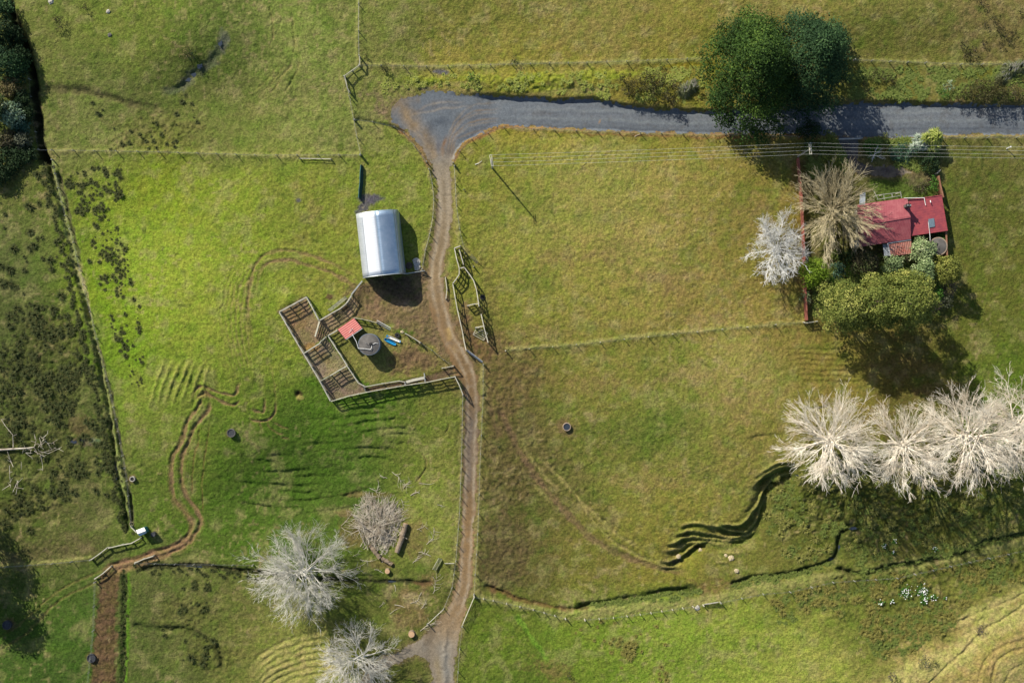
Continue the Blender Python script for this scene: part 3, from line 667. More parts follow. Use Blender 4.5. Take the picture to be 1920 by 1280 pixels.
def sheet(name, mask, mat, lift, colour):
    """cut a sheet out of the ground grid"""
    if mask is None: F = FF; used = None; Vs = VV; cs = colour.reshape(-1, 3)
    else:
        k = mask.reshape(-1)[FF].all(1); F = FF[k]; used = np.unique(F)
        mp = np.full(len(VV), -1); mp[used] = np.arange(len(used)); F = mp[F]; Vs = VV[used] + np.array([0, 0, lift]); cs = colour.reshape(-1, 3)[used]
    o = mesh_obj(name, Vs, F, mat, smooth=True)
    at = o.data.attributes.new('tint', 'FLOAT_COLOR', 'POINT')
    at.data.foreach_set('color', np.concatenate([cs, np.ones((len(cs), 1))], 1).astype(np.float32).ravel())
    return o
M_grass = mat_ground('pasture_turf'); M_gravel = mat_ground('gravel', True)
tag(sheet('ground', None, M_grass, 0, Cc), kind='structure')
tag(sheet('gravel_road', mPUB < 0, M_gravel, .012, Rc), kind='structure')
tag(sheet('farm_track', (mTRK < 0) & (mPUB >= -4), M_gravel, .016, Rc), kind='structure')
tag(sheet('driveway', (mDRV < 0) & (mPUB > 1), M_gravel, .012, Rc), kind='structure')

# standing water
m_, t_, b_ = new_mat('still_water'); b_.inputs['Base Color'].default_value = (.035, .045, .06, 1); b_.inputs['Roughness'].default_value = .12; b_.inputs['Specular IOR Level'].default_value = .6
M_water = m_
mb = MB(); r_ = random.Random(3)
for (u, v, ru, rv, dz) in ((375, 122, 5, 9, .3), (366, 138, 9, 6, .25), (352, 150, 8, 4, .2), (413, 80, 4, 7, .3), (735, 1089, 8, 2.4, .5), (355, 1061, 6, 2, .5), (372, 1062, 8, 1.6, .5), (1574, 1030, 2.5, 9, .45), (1560, 1048, 9, 2.4, .5), (138, 828, 7, 3, .05), (1600, 990, 8, 3, .4), (1497, 891, 6, 1.6, .3), (158, 824, 9, 3.5, .05), (218, 885, 2, 14, .2)):
    c = ground(u, v); n = 14
    mz = min(GZ(c.x + ru * .1 * math.cos(k), c.y + rv * .1 * math.sin(k)) for k in np.arange(0, 6.28, .5))
    z = max(c.z + .05, mz + .12)
    ring = [(c.x + ru * .1 * (1 + r_.uniform(-.3, .3)) * math.cos(6.283 * k / n), c.y + rv * .1 * (1 + r_.uniform(-.3, .3)) * math.sin(6.283 * k / n), z) for k in range(n)]
    mb.add(ring, [tuple(range(n))])
tag(mb.build('water', M_water), kind='structure')
# ================================================================ materials for things
M_steelglare = mat_corr('galvanised_sheet_glare', (.72, .76, .80), (.80, .83, .86), .30, (0.10, 0.99), rough=.45, metal=.45, depth=.004, nscale=.6)  # second barn strip: sun glare put into its near-white base colour
M_steelroof2 = mat_corr('galvanised_sheet_dull', (.40, .43, .46), (.50, .53, .56), .30, (0.10, 0.99), rough=.5, metal=.35, depth=.004, nscale=.6)
M_steelblue = mat_corr('galvanised_sheet_blue', (.28, .39, .52), (.38, .48, .60), .30, (0.10, 0.99), rough=.38, metal=.7, depth=.004, nscale=.8)  # bluer tone for the two right-hand barn strips and the tiny shed
M_gable = mat_corr('grey_blue_cladding', (.22, .30, .35), (.28, .36, .42), .25, (0.99, -.10), rough=.5, metal=.2)
M_redshed = mat_corr('faded_red_corrugate', (.40, .10, .09), (.46, .14, .12), .38, (-.57, .82), rough=.6, depth=.022, nscale=1.5)
M_redroof = mat_corr('red_painted_roof', (.26, .055, .07), (.34, .10, .11), .30, (.99, -.12), rough=.55, depth=.006, nscale=.9, stain=(.38, .20, .22))
M_redroofE = mat_corr('red_roof_wing', (.22, .045, .06), (.34, .065, .07), .30, (.12, .99), rough=.55, depth=.006, nscale=.9, stain=(.30, .14, .17))
M_rustroof = mat_corr('rust_streaked_roof', (.36, .10, .07), (.42, .22, .18), .42, (.99, -.12), rough=.65, depth=.02, nscale=1.1, stain=(.55, .5, .46))
M_greyroof = mat_corr('grey_porch_roof', (.26, .29, .31), (.34, .37, .4), .3, (.99, -.12), rough=.5, depth=.014)
M_timber = mat_noise('weathered_timber', (.20, .20, .17), (.36, .36, .31), 2.2, .9, bump=.02, c2=(.29, .29, .25))
M_timberP = mat_noise('pale_timber', (.38, .36, .28), (.52, .50, .40), 1.8, .85, bump=.02)
M_timberD = mat_noise('dark_old_timber', (.10, .09, .075), (.2, .18, .15), 2.2, .9, bump=.02)
M_batten = mat_noise('grey_batten', (.18, .17, .14), (.30, .28, .23), 3, .9)
M_wire = mat_noise('fence_wire', (.30, .30, .28), (.36, .35, .33), 1, .5, metal=.5)
M_cable = mat_noise('aluminium_cable', (.62, .62, .58), (.7, .7, .66), 1, .45, metal=.2)
M_redwood = mat_noise('red_stained_board', (.22, .07, .05), (.32, .11, .08), 1.6, .85, bump=.01)
M_brownwood = mat_noise('brown_board', (.22, .10, .06), (.3, .15, .09), 1.6, .85, bump=.01)
M_conc = mat_noise('tank_concrete', (.085, .08, .075), (.15, .14, .13), 1.1, .9, bump=.01)
M_concrust = mat_noise('rim_concrete', (.30, .22, .16), (.38, .30, .23), 2, .9)
M_concL = mat_noise('pale_concrete', (.34, .32, .28), (.46, .44, .38), 3, .9, bump=.01)
M_concside = mat_noise('tank_wall', (.10, .13, .17), (.15, .18, .22), 1.5, .85)
M_white = mat_noise('white_paint', (.7, .7, .68), (.8, .8, .78), 3, .5)
M_black = mat_noise('black_rubber', (.015, .015, .015), (.03, .03, .03), 3, .7)
M_darkpl = mat_noise('dark_plastic', (.03, .035, .04), (.06, .06, .07), 3, .6)
M_blue = mat_noise('blue_plastic', (.01, .20, .42), (.02, .26, .5), 3, .35, spec=.5)
M_galv = mat_noise('galvanised_steel', (.45, .48, .48), (.55, .58, .58), 3, .45, metal=.4)
M_skylight = mat_noise('skylight_sheet', (.12, .17, .21), (.16, .21, .25), 3, .3, spec=.6)
M_teal = mat_noise('dark_green_cloth', (.006, .035, .035), (.012, .06, .06), 3, .7, bump=.02)
M_wallh = mat_noise('house_weatherboard', (.42, .38, .32), (.5, .46, .4), 1.5, .8)
M_glass = mat_noise('window_glass', (.03, .04, .05), (.05, .06, .07), 1, .1, spec=.7)
M_bark = mat_noise('grey_bark', (.22, .19, .15), (.36, .32, .26), 2.5, .9, bump=.03)
M_barkd = mat_noise('brown_bark', (.07, .05, .035), (.14, .11, .08), 2.5, .9, bump=.03)
M_logcut = mat_noise('sawn_end', (.42, .26, .15), (.5, .34, .2), 5, .85)
M_log = mat_noise('barky_log', (.16, .12, .08), (.28, .22, .16), 1.6, .95, bump=.05)
M_twigW = mat_noise('white_poplar_twigs', (.60, .51, .40), (.86, .82, .72), .35, .8, c2=(.76, .69, .58))
M_twigG = mat_noise('lichen_grey_twigs', (.50, .48, .42), (.66, .64, .58), .5, .85)
M_twigT = mat_noise('tan_twigs', (.40, .34, .20), (.56, .49, .32), .5, .85)
M_twigS = mat_noise('silver_twigs', (.56, .56, .54), (.72, .72, .70), .5, .85)
M_stick = mat_noise('bleached_sticks', (.28, .23, .17), (.58, .53, .44), .9, .85, c2=(.46, .41, .33))
M_stone = mat_noise('pale_stone', (.42, .40, .36), (.56, .54, .5), 3, .9, bump=.03)
M_clod = mat_noise('dried_clod', (.40, .33, .20), (.48, .40, .26), 3, .95, bump=.03)

# ================================================================ fences
_post_cache = {}
def post_mesh(h, r, mat, square=False):
    k = (round(h, 2), round(r, 3), mat.name, square)
    if k not in _post_cache:
        mb = MB()
        if square: mb.box((0, 0, (h - .35) / 2), r * 2, r * 2, h + .35)
        else: mb.tube((0, 0, -.35), (0, 0, h), r, r * .9, 7)
        o = mb.build('post', mat, origin=(0, 0, 0)); _post_cache[k] = o.data
        bpy.data.objects.remove(o)
    return _post_cache[k]
def child_mesh(name, me, parent, loc, rz=0, tilt=None):
    o = bpy.data.objects.new(name, me); COL.objects.link(o); o.parent = parent
    o.location = Vector(loc) - parent.location; o.rotation_euler = (tilt[0] if tilt else 0, tilt[1] if tilt else 0, rz); return o
def walk(pts, step):
    """points along a plan polyline every step decimetres, corners kept"""
    out = []
    for i in range(len(pts) - 1):
        a, b = pts[i], pts[i + 1]; L = math.hypot(b[0] - a[0], b[1] - a[1]); n = max(1, round(L / step))
        for k in range(n): out.append((a[0] + (b[0] - a[0]) * k / n, a[1] + (b[1] - a[1]) * k / n))
    out.append(pts[-1]); return out

frnd = random.Random(5)
def wire_fence(label, pts, name='wire_fence', post=45, batten=11, h=1.2, wires=5, r=.085, batmax=95, bh=1.05, mat=None, group=None):
    root = empty(name, ground(*pts[0]), label, 'fence', group)
    ps = [ground(*p) for p in walk(pts, post)]
    for i, p in enumerate(ps):
        rr = r * (1.5 if i in (0, len(ps) - 1) else 1)
        child_mesh('post', post_mesh(h, rr, mat or M_timber), root, p + Vector((0, 0, 0)), frnd.uniform(0, 3), (frnd.uniform(-.04, .04), frnd.uniform(-.04, .04)))
    if batten:
        bm_ = post_mesh(bh, .024, M_batten, True); n = 0
        for i in range(len(ps) - 1):
            a, b = ps[i], ps[i + 1]; k = max(1, round((b - a).length * 10 / (batten * 1.5)))
            for j in range(1, k):
                q = a.lerp(b, (j + frnd.uniform(-.25, .25)) / k); n += 1
                if n > batmax: break
                q.z = GZ(q.x, q.y) + .08
                child_mesh('batten', bm_, root, q, math.atan2(b.y - a.y, b.x - a.x), (0, frnd.uniform(-.06, .06)))
    mb = MB()
    for i in range(len(ps) - 1):
        for k in range(wires):
            z = h * (k + 1) / (wires + .4)
            mb.tube(ps[i] + Vector((0, 0, z)), ps[i + 1] + Vector((0, 0, z)), .006, n=3, caps=False)
    mb.build('wire', M_wire, root)
    return root

def yard_fence(label, pts, rails=4, h=1.65, post=22, cap=.16, name='yard_fence', group=None, mat=None, capm=None, zt=None, solid=False):
    """timber rail fence: square posts, wide rails, a top cap board"""
    mat = mat or M_timber; capm = capm or M_timberP
    root = empty(name, ground(*pts[0]), label, 'fence', group)
    ps = [P(p[0], p[1], h) - Vector((0, 0, h)) for p in walk(pts, post)]
    for p in ps: child_mesh('post', post_mesh(h - .02, .09, mat, True), root, p, frnd.uniform(-.2, .2))
    for k in range(rails):
        mb = MB(); z = .28 + (h - .42) * k / max(1, rails - 1)
        for i in range(len(ps) - 1):
            mb.beam(ps[i] + Vector((0, 0, z)), ps[i + 1] + Vector((0, 0, z)), .04, .13 if not solid else h / rails)
        mb.build('rail', mat, root)
    mb = MB()
    for i in range(len(ps) - 1):
        mb.beam(ps[i] + Vector((0, 0, h + .02)), ps[i + 1] + Vector((0, 0, h + .02)), cap, .05)
    mb.build('top_rail', capm, root)
    return root

def rail_gate(label, a, b, h=1.25, bars=5, name='gate', mat=None, lean=0, thick=.04, z0=.15, cat='gate', lift=0, width=0):
    """gate or hurdle between two plan points, brace included; lean tips the top sideways (m)"""
    mat = mat or M_galv
    A = P(*a, z0) ; B = P(*b, z0); root = empty(name, A, label, cat)
    side = Vector((-(B - A).y, (B - A).x, 0)).normalized() * lean
    up = Vector((0, 0, math.sqrt(max(.0004, h * h - lean * lean)))) + side
    fr = MB()
    fr.tube(A, A + up, thick, n=6); fr.tube(B, B + up, thick, n=6)
    fr.tube(A, B, thick, n=6); fr.tube(A + up, B + up, thick, n=6)
    fr.build('frame', mat, root)
    bb = MB()
    for k in range(1, bars): bb.beam(A + up * k / bars, B + up * k / bars, thick, thick * 1.6 + width)
    bb.build('bar', mat, root)
    br = MB(); br.beam(A + up * .04, A.lerp(B, .5) + up * .96, thick, thick); br.beam(B + up * .04, A.lerp(B, .5) + up * .96, thick, thick)
    br.build('brace', mat, root)
    return root

# ---- stock fences
wire_fence('post and wire fence running down from the top edge between the two upper paddocks', [(674, -40), (673, 60), (674, 106)], batten=20)
wire_fence('wire fence on the pale grass line above the road verge, left of the pines', [(674, 124), (800, 126), (960, 122), (1100, 119), (1325, 111)], batten=0, post=38)
wire_fence('wire fence on the pale grass line above the road, right of the pines', [(1600, 114), (1700, 118), (1800, 122), (1960, 122)], batten=0, post=38)
wire_fence('wire fence along the left side of the grassy corner at the road end', [(646, 145), (656, 182), (664, 226), (670, 258), (677, 290)], batten=16)
yard_fence('short grey timber corner rails at the junction of the upper paddock fences', [(674, 106), (674, 122), (646, 142), (651, 165), (655, 172)], rails=2, h=1.2, post=22, cap=.1)
wire_fence('horizontal wire fence between the top left paddock and the bright green field', [(60, 282), (180, 284), (300, 286), (480, 292), (676, 292)], batten=0, post=38)
yard_fence('pale fallen-looking top rails on the fence above the green field, near its right end', [(562, 297), (620, 298)], rails=1, h=.7, post=58, cap=.12, name='fence_rail')
wire_fence('curving wire fence below the road corner, down to the barn side of the track', [(666, 226), (700, 230), (740, 239), (758, 250), (778, 275), (800, 304)], batten=14)
wire_fence('post and wire fence on the left shoulder of the track beside the barn', [(805, 318), (811, 345), (814, 375), (812, 408), (806, 440), (798, 470), (792, 505)], batten=8, post=36)
wire_fence('wire fence along the clay edge below the gravel road, left of the garden', [(850, 306), (862, 284), (885, 262), (915, 250), (945, 240), (1000, 243), (1200, 250), (1400, 254), (1498, 257)], batten=14, post=42, batmax=60)
wire_fence('post and wire fence below the road to the right of the house garden', [(1765, 260), (1850, 259), (1960, 258)], batten=14)
wire_fence('wire fence right of the track, above the old cattle race', [(852, 312), (854, 345), (856, 385), (862, 430), (872, 475), (888, 500)], batten=12, post=34)
wire_fence('straight paddock fence from the cattle yards across to the house corner', [(948, 657), (1080, 646), (1260, 626), (1400, 613), (1506, 604)], batten=11, post=44, mat=M_timberP)
wire_fence('post and wire fence on the left side of the lower track below the pens', [(868, 740), (866, 850), (862, 960), (855, 1050), (848, 1100), (832, 1140), (802, 1168)], batten=8, post=30)
wire_fence('post and wire fence on the right side of the lower track', [(906, 683), (906, 745), (901, 850), (896, 1000), (889, 1113)], batten=12, post=38)
wire_fence('post and wire fence right of the track end at the bottom edge', [(867, 1172), (862, 1215), (856, 1300)], batten=14)
wire_fence('crooked fence with bleached timber from the track to the bend of the bottom drain', [(889, 1117), (925, 1124), (1000, 1141), (1060, 1158)], batten=12, post=24, mat=M_timberP)
wire_fence('bottom boundary fence between the bend and the small gate', [(1096, 1160), (1150, 1156), (1200, 1150), (1260, 1141), (1318, 1133)], batten=11, post=22, mat=M_timberP)
wire_fence('bottom boundary fence from the small gate to the right edge', [(1350, 1128), (1430, 1112), (1480, 1108), (1560, 1090), (1680, 1082), (1780, 1060), (1960, 1022)], batten=14, post=40)
wire_fence('post and wire fence from the left edge to the muddy gateway', [(-30, 1064), (100, 1055), (172, 1048)], batten=14)
wire_fence('post and wire fence above the wet drain in the lower left', [(256, 1054), (330, 1056), (400, 1057), (475, 1058)], batten=14)
wire_fence('drain-side fence down the left of the bright green field', [(100, 300), (118, 380), (140, 455), (165, 560), (190, 660), (210, 740), (228, 830), (240, 900), (248, 985)], batten=0, post=26, h=1.05)
wire_fence('post and wire fence beside the muddy stock lane at the bottom left', [(180, 1090), (177, 1180), (165, 1290)], batten=16)
wire_fence('fence line along the dark hedge belt at the top left', [(8, 20), (30, 95), (58, 150), (64, 215), (76, 282)], batten=0, post=34)

# ---- timber rails at the muddy gateway bottom left
for q in (([(170, 1049), (186, 1038), (200, 1027)], 'curved pale timber rail on the left of the muddy gateway'), ([(203, 1027), (228, 1021), (246, 1018), (262, 1009)], 'bright tan timber rails leading up to the little white-roofed shed'),
          ([(252, 1055), (268, 1048), (287, 1042)], 'pale timber wing rail below the wheel ruts, right of the gateway'), ([(177, 1085), (192, 1075), (207, 1062)], 'pale timber rail at the head of the muddy stock lane'),
          ([(246, 988), (256, 998)], 'short tan rail against the little white-roofed shed')):
    yard_fence(q[1], q[0], rails=2, h=.95, post=22, cap=.16, name='timber_rail_fence')

# ---- timber pens
YG = None
yard_fence('upper left end wall of the top cattle pen', [(524, 584), (574, 557)])
yard_fence('short right side of the top cattle pen, meeting the lane corner', [(575, 558), (586, 578), (597, 600)])
yard_fence('long outer left side of the three cattle pens', [(524, 586), (546, 624), (568, 661), (584, 688), (600, 715), (619, 751)])
yard_fence('mossy rails on the upper side of the lane into the pens', [(600, 600), (620, 588), (638, 578), (648, 570), (655, 560), (659, 553)])
yard_fence('rails between the red-roofed shed and the pen corner', [(615, 629), (632, 619)])
yard_fence('cross rails between the top and middle cattle pens', [(570, 662), (600, 643)])
yard_fence('right side of the middle and lower cattle pens, beside the tank', [(616, 631), (628, 650), (640, 668), (652, 688), (662, 703), (671, 717), (683, 724)])
yard_fence('cross rails between the middle and lower cattle pens', [(619, 704), (634, 695), (650, 686)])
yard_fence('long lower outer fence of the pens and race', [(621, 752), (654, 742), (687, 735), (725, 728), (760, 722), (797, 717), (826, 711), (852, 706)], cap=.13, mat=M_timber)
yard_fence('upper side of the narrow race from the pens', [(684, 725), (716, 719), (748, 714), (759, 716)], cap=.13)
yard_fence('boarded pale section of the race with a wide ledge', [(762, 716), (776, 712), (796, 708)], cap=.5)
yard_fence('upper rails of the race mouth near the track', [(829, 690), (850, 686)], rails=3, cap=.12)
yard_fence('angled timber wing from the race mouth down to the track fence', [(853, 706), (861, 722), (868, 740)], cap=.15)
yard_fence('curved rails from the red-roofed shed around the tank yard', [(664, 596), (678, 598), (692, 601), (706, 605)], rails=3, h=1.2, cap=.08)
yard_fence('lone white rail along the tank yard, beside the blue trough', [(760, 625), (774, 633), (788, 642)], rails=2, h=1.1, cap=.12, post=28)
wire_fence('low wire fence on the rank grass bank from the white rail to the race mouth', [(788, 642), (810, 656), (832, 674), (850, 686)], batten=12, post=22)

# gates of the pens
rail_gate('wide silver timber gate standing open inside the top pen', (598, 602), (590, 630), h=1.5, bars=6, mat=M_timberP, lean=.45, thick=.05, width=.08)
rail_gate('light metal gate between the pen lane and the barn corner', (660, 552), (680, 527), h=1.2)
rail_gate('grey hurdle propped outside the lane rails of the pens', (619, 584), (651, 559), h=1.3, bars=5, mat=M_timber, lean=.35, width=.05)
rail_gate('pale gate between top and middle pens, next to the shed end', (601, 642), (613, 631), h=1.3, bars=5, mat=M_timberP)
rail_gate('small pale gate between middle and lower pens', (601, 715), (618, 705), h=1.35, bars=5, mat=M_timberP, width=.05)
rail_gate('short grey gate from the lower pen into the race', (684, 725), (687, 734), h=1.4, bars=5, mat=M_timber, width=.06)
rail_gate('blue-grey sliding gate across the race at its middle', (760, 715), (761, 721), h=1.5, bars=4, mat=M_galv, width=.1)
rail_gate('narrow gate across the race near the track', (796, 699), (798, 716), h=1.5, bars=4, mat=M_galv)
rail_gate('white pipe gate beside the rank grass of the tank yard', (706, 605), (731, 619), h=1.05, bars=4, mat=M_white, lean=.5)
rail_gate('long metal gate from the barn corner to the track fence', (758, 514), (797, 508), h=1.15, mat=M_galv)
rail_gate('metal gate angled across the paddock entrance right of the track', (875, 658), (904, 680), h=1.2, mat=M_galv, lean=.3)
rail_gate('small white gate in the bottom boundary fence', (1320, 1133), (1346, 1129), h=1.0, mat=M_concL, lean=.35)
rail_gate('metal gate hanging at the end of the lower track', (889, 1118), (868, 1168), h=1.15, bars=5, mat=M_timberP)
rail_gate('white driveway gate under the pines at the house entrance', (1571, 262), (1614, 261), h=1.1, bars=5, mat=M_galv, thick=.05)
rail_gate('pale timber gate against the left fence of the lower track', (834, 1056), (852, 1056), h=1.2, bars=4, mat=M_timberP, lean=.3)
rail_gate('pale hurdle leaning by the end of the short drain', (818, 1068), (829, 1048), h=1.1, bars=4, mat=M_timberP, lean=.7, width=.06)
rail_gate('old grey gate lying over in the race beside the boulders', (786, 512), (800, 516), h=1.0, bars=3, mat=M_timberD, lean=.6)

# ---- old cattle race right of the track
kw = dict(mat=M_timberD, h=1.7)
yard_fence('left side of the old cattle race beside the track, upper part', [(852, 466), (856, 485), (861, 503), (861, 514), (856, 522), (849, 531)], **kw)
yard_fence('left side of the old cattle race beside the track, long lower part', [(849, 533), (853, 556), (857, 578), (862, 600), (867, 622), (870, 640), (874, 657)], **kw)
yard_fence('end boards at the top of the old cattle race', [(852, 465), (863, 461)], **kw)
yard_fence('inner side of the narrow top of the old cattle race', [(861, 468), (865, 482), (869, 496)], **kw)
yard_fence('pale cross rail in the neck of the old cattle race', [(862, 503), (870, 501)], rails=3, h=1.5)
yard_fence('right side of the old cattle race with the tall narrow shadow', [(871, 502), (880, 514), (888, 526), (893, 542), (896, 560), (898, 574)], mat=M_timberD, h=1.9)
yard_fence('right side of the old cattle race below the brown bush', [(902, 589), (905, 602), (908, 616), (912, 630), (915, 642)], mat=M_timberD, h=1.9)
yard_fence('upper cross fence inside the old cattle race', [(876, 573), (888, 570), (897, 569)], mat=M_timberD, h=1.5)
yard_fence('lower cross fence inside the old cattle race', [(891, 614), (908, 611)], mat=M_timberD, h=1.4, rails=4)
yard_fence('single pale rail on the grass strip left of the old cattle race', [(835, 520), (838, 542), (836, 560)], rails=1, h=.5, post=20, cap=.14)
rail_gate('broken white gate lying in the mouth of the old cattle race', (887, 627), (907, 638), h=1.6, bars=4, mat=M_timberP, lean=1.55, z0=.2, thick=.05)
rail_gate('old timber hurdle leaning on the far side of the old race', (881, 481), (894, 494), h=.9, bars=3, mat=M_timberD, lean=.5)

# ================================================================ barn
def barn():
    A = P(666, 403, 0); 
    c0 = Vector((P(673, 400, 1.5)))
    # axis: middle of the north end to middle of the south end at eave level
    nl, nr, sr, sl = P(668, 404, 1.8), P(747, 396, 1.8), P(760, 512, 1.8), P(681, 520, 1.8)
    zb = min(GZ(q.x, q.y) for q in (nl, nr, sr, sl)) ; zc = sum(GZ(q.x, q.y) for q in (nl, nr, sr, sl)) / 4
    N = (nl + nr) / 2; S_ = (sl + sr) / 2; W = ((nr - nl).length + (sr - sl).length) / 2
    ax_ = (S_ - N); ax_.z = 0; L = ax_.length; ax_.normalize(); rt = Vector((-ax_.y, ax_.x, 0))
    if rt.x < 0: rt = -rt
    N.z = zc
    root = empty('hay_barn', (N.x, N.y, zc), 'silver arched hay barn with curved corrugated roof, casting a shadow over the muddy apron', 'barn')
    hw, hr, ev = W / 2, 3.1, 1.7
    def prof(t): # t 0..1 west to east; superellipse
        a = math.pi * (1 - t); ca, sa = math.cos(a), math.sin(a)
        return hw * math.copysign(abs(ca) ** .80, ca), ev + hr * abs(sa) ** .86
    def pt(t, s, off=0):
        x, z = prof(t); x2, z2 = prof(min(1, t + .01)); x1, z1 = prof(max(0, t - .01))
        nx_, nz_ = -(z2 - z1), (x2 - x1); l = math.hypot(nx_, nz_) or 1
        q = N + ax_ * s + rt * (x + nx_ / l * off); q.z = zc + z + nz_ / l * off; return q
    segs = [(0.0, .30, M_steelroof2, .02), (.30, .50, M_steelglare, .0), (.50, .80, M_steelblue, .02), (.80, 1.0, M_steelblue, 0)]
    for (a, b, m, off) in segs:
        vs = []; fs = []; n = 10; ms = 12
        for j in range(ms + 1):
            for i in range(n + 1):
                vs.append(pt(a + (b - a) * i / n + (0 if i else -.004), -.15 + (L + .3) * j / ms, off))
        for j in range(ms):
            for i in range(n): fs.append((j * (n + 1) + i, j * (n + 1) + i + 1, (j + 1) * (n + 1) + i + 1, (j + 1) * (n + 1) + i))
        mb = MB(); mb.add(vs, fs); o = mb.build('roof_sheet', m, root, smooth=True)
        sm = o.modifiers.new('thick', 'SOLIDIFY'); sm.thickness = .03; sm.offset = -1
    for s_, nm in ((0.0, 'north_gable'), (L, 'front_gable')):
        mb = MB(); ring = [pt(k / 24, s_) for k in range(25)]
        base = [N + ax_ * s_ + rt * hw, N + ax_ * s_ - rt * hw]; base[0].z = base[1].z = zc - .6
        if s_ == 0: mb.add(ring + base, [tuple(range(27))])
        else:   # gable above a wide doorway
            dz = 2.9; lo = [pt(k / 24, s_) for k in range(25)]
            top = [q for q in lo if q.z - zc >= dz]
            inn = [Vector((q.x, q.y, zc + dz)) for q in top]
            for k in range(len(top) - 1): mb.add([inn[k], inn[k + 1], top[k + 1], top[k]], [(0, 1, 2, 3)])
            for sd in (-1, 1):
                e = [q for q in lo if (q - (N + ax_ * L)).dot(rt) * sd > hw * .8]
                zt = max(q.z for q in e)
                p0 = N + ax_ * L + rt * sd * hw * .99; p1 = N + ax_ * L + rt * sd * hw * .8
                mb.add([(p0.x, p0.y, zc - .6), (p1.x, p1.y, zc - .6), (p1.x, p1.y, zc + dz), (p0.x, p0.y, zc + ev + .3)], [(0, 1, 2, 3)])
        o = mb.build('gable_wall', M_gable, root)
    for sd in (-1, 1):
        mb = MB(); a = N + rt * sd * (hw - .02); b = a + ax_ * L
        mb.add([(a.x, a.y, zc - .6), (b.x, b.y, zc - .6), (b.x, b.y, zc + ev + .1), (a.x, a.y, zc + ev + .1)], [(0, 1, 2, 3)])
        mb.build('side_wall', M_gable, root)
    mb = MB()
    r0 = [pt(k / 24, L + .16, .03) for k in range(25)]
    for k in range(24): mb.tube(r0[k], r0[k + 1], .06, n=5)
    mb.build('edge_flashing', M_galv, root)
    for t in (.30, .50, .80):
        mb = MB(); mb.tube(pt(t, -.15, .035), pt(t, L + .15, .035), .025, n=5); mb.build('sheet_seam', M_galv, root)
barn()

# ================================================================ pump shed, tanks, troughs
def quad_roof(root, name, mat, cs, th=.06):
    mb = MB(); vs = [Vector(c) for c in cs]; lo = [v - Vector((0, 0, th)) for v in vs]; n = len(vs)
    mb.add(vs + lo, [tuple(range(n)), tuple(range(2 * n - 1, n - 1, -1))] + [(i, i + n, (i + 1) % n + n, (i + 1) % n) for i in range(n)])
    return mb.build(name, mat, root)
def walls(root, mat, cs, zs, zb, name='wall', inset=.12):
    cen = sum((Vector(c) for c in cs), Vector()) / len(cs); out = []
    q = [Vector((c.x + (cen.x - c.x) * inset, c.y + (cen.y - c.y) * inset, c.z - .08)) for c in cs]
    for i in range(len(q)):
        a, b = q[i], q[(i + 1) % len(q)]; mb = MB()
        n = Vector((b.y - a.y, -(b.x - a.x), 0)).normalized() * .06
        mb.add([(a.x, a.y, zb), (b.x, b.y, zb), b, a, (a.x + n.x, a.y + n.y, zb), (b.x + n.x, b.y + n.y, zb), b + n, a + n],
               [(0, 1, 2, 3), (7, 6, 5, 4), (0, 4, 5, 1), (1, 5, 6, 2), (2, 6, 7, 3), (3, 7, 4, 0)])
        out.append(mb.build(name, mat, root))
    return q
cs = [P(633, 617, 2.1), P(663, 596, 2.1), P(679, 615, 2.6), P(648, 636, 2.6)]
g0 = ground(655, 616)
root = empty('pump_shed', g0, 'small lean-to shed with a faded red corrugated roof beside the round tank', 'shed')
quad_roof(root, 'roof', M_redshed, cs); walls(root, M_timber, cs, None, g0.z - .4, inset=.06)
mb = MB(); a, b = cs[3], cs[2]; off = Vector((0, 0, -.03)); n_ = (cs[2] - cs[1]).normalized() * .09
mb.tube(a + n_ + off, b + n_ + off, .06, n=6); mb.build('gutter', M_galv, root)
mb = MB(); mb.tube(cs[0].lerp(cs[3], .5) + Vector((1.4, .3, .12)), cs[0].lerp(cs[2], .6) + Vector((0.1, 0, .1)), .035, n=5); mb.build('pipe', M_white, root)
mb = MB(); q = cs[0].lerp(cs[2], .55); mb.tube(q, q + Vector((0, 0, .7)), .05, n=6); mb.build('vent_pipe', M_galv, root)

def tank(name, label, u, v, r, h, rim, top, side, hatch=True, pipes=True):
    c = ground(u, v); root = empty(name, c, label, 'water tank')
    mb = MB(); mb.lathe(c, [(r, -.5), (r, h - .1), (r * 1.015, h - .1), (r * 1.015, h), (r * .97, h + .02)], 40); mb.build('wall', side, root, smooth=False)
    mb = MB(); mb.lathe(c, [(r * .97, h + .015), (r * .5, h + .2), (.02, h + .38)], 40); mb.build('lid', top, root)
    if rim:
        mb = MB(); mb.lathe(c, [(r * 1.03, h - .02), (r * 1.03, h + .05), (r * .93, h + .06), (r * .93, h + .0)], 40); mb.build('rim', rim, root)
    return c, root
cz = 2.7
q0 = P(690.5, 645.5, cz); u0, v0 = 960 + q0.x * 10, 640 - q0.y * 10
c, root = tank('water_tank', 'round dark concrete water tank beside the red-roofed shed', u0, v0, 1.98, cz, None, M_conc, M_concside)
mb = MB(); mb.box(c + Vector((.35, .05, cz + .36)), .5, .45, .12, .2); mb.build('hatch', M_black, root)
mb = MB(); pz = cz + .42
pp = [P(660, 626, 2.75), P(668, 640, 2.9), P(672, 653, cz + .25), P(683, 653.5, cz + .38), P(694, 655, cz + .42), P(697, 652, cz + .42), P(697, 648, cz + .38)]
for i in range(len(pp) - 1): mb.tube(pp[i], pp[i + 1], .045, n=6)
mb.build('inlet_pipe', M_white, root)
mb = MB(); pp = [P(699, 645, cz + .42), P(704, 643, cz + .4), P(709, 644, cz + .2), P(710, 648, cz - .5)]
for i in range(len(pp) - 1): mb.tube(pp[i], pp[i + 1], .045, n=6)
mb.build('overflow_pipe', M_white, root)
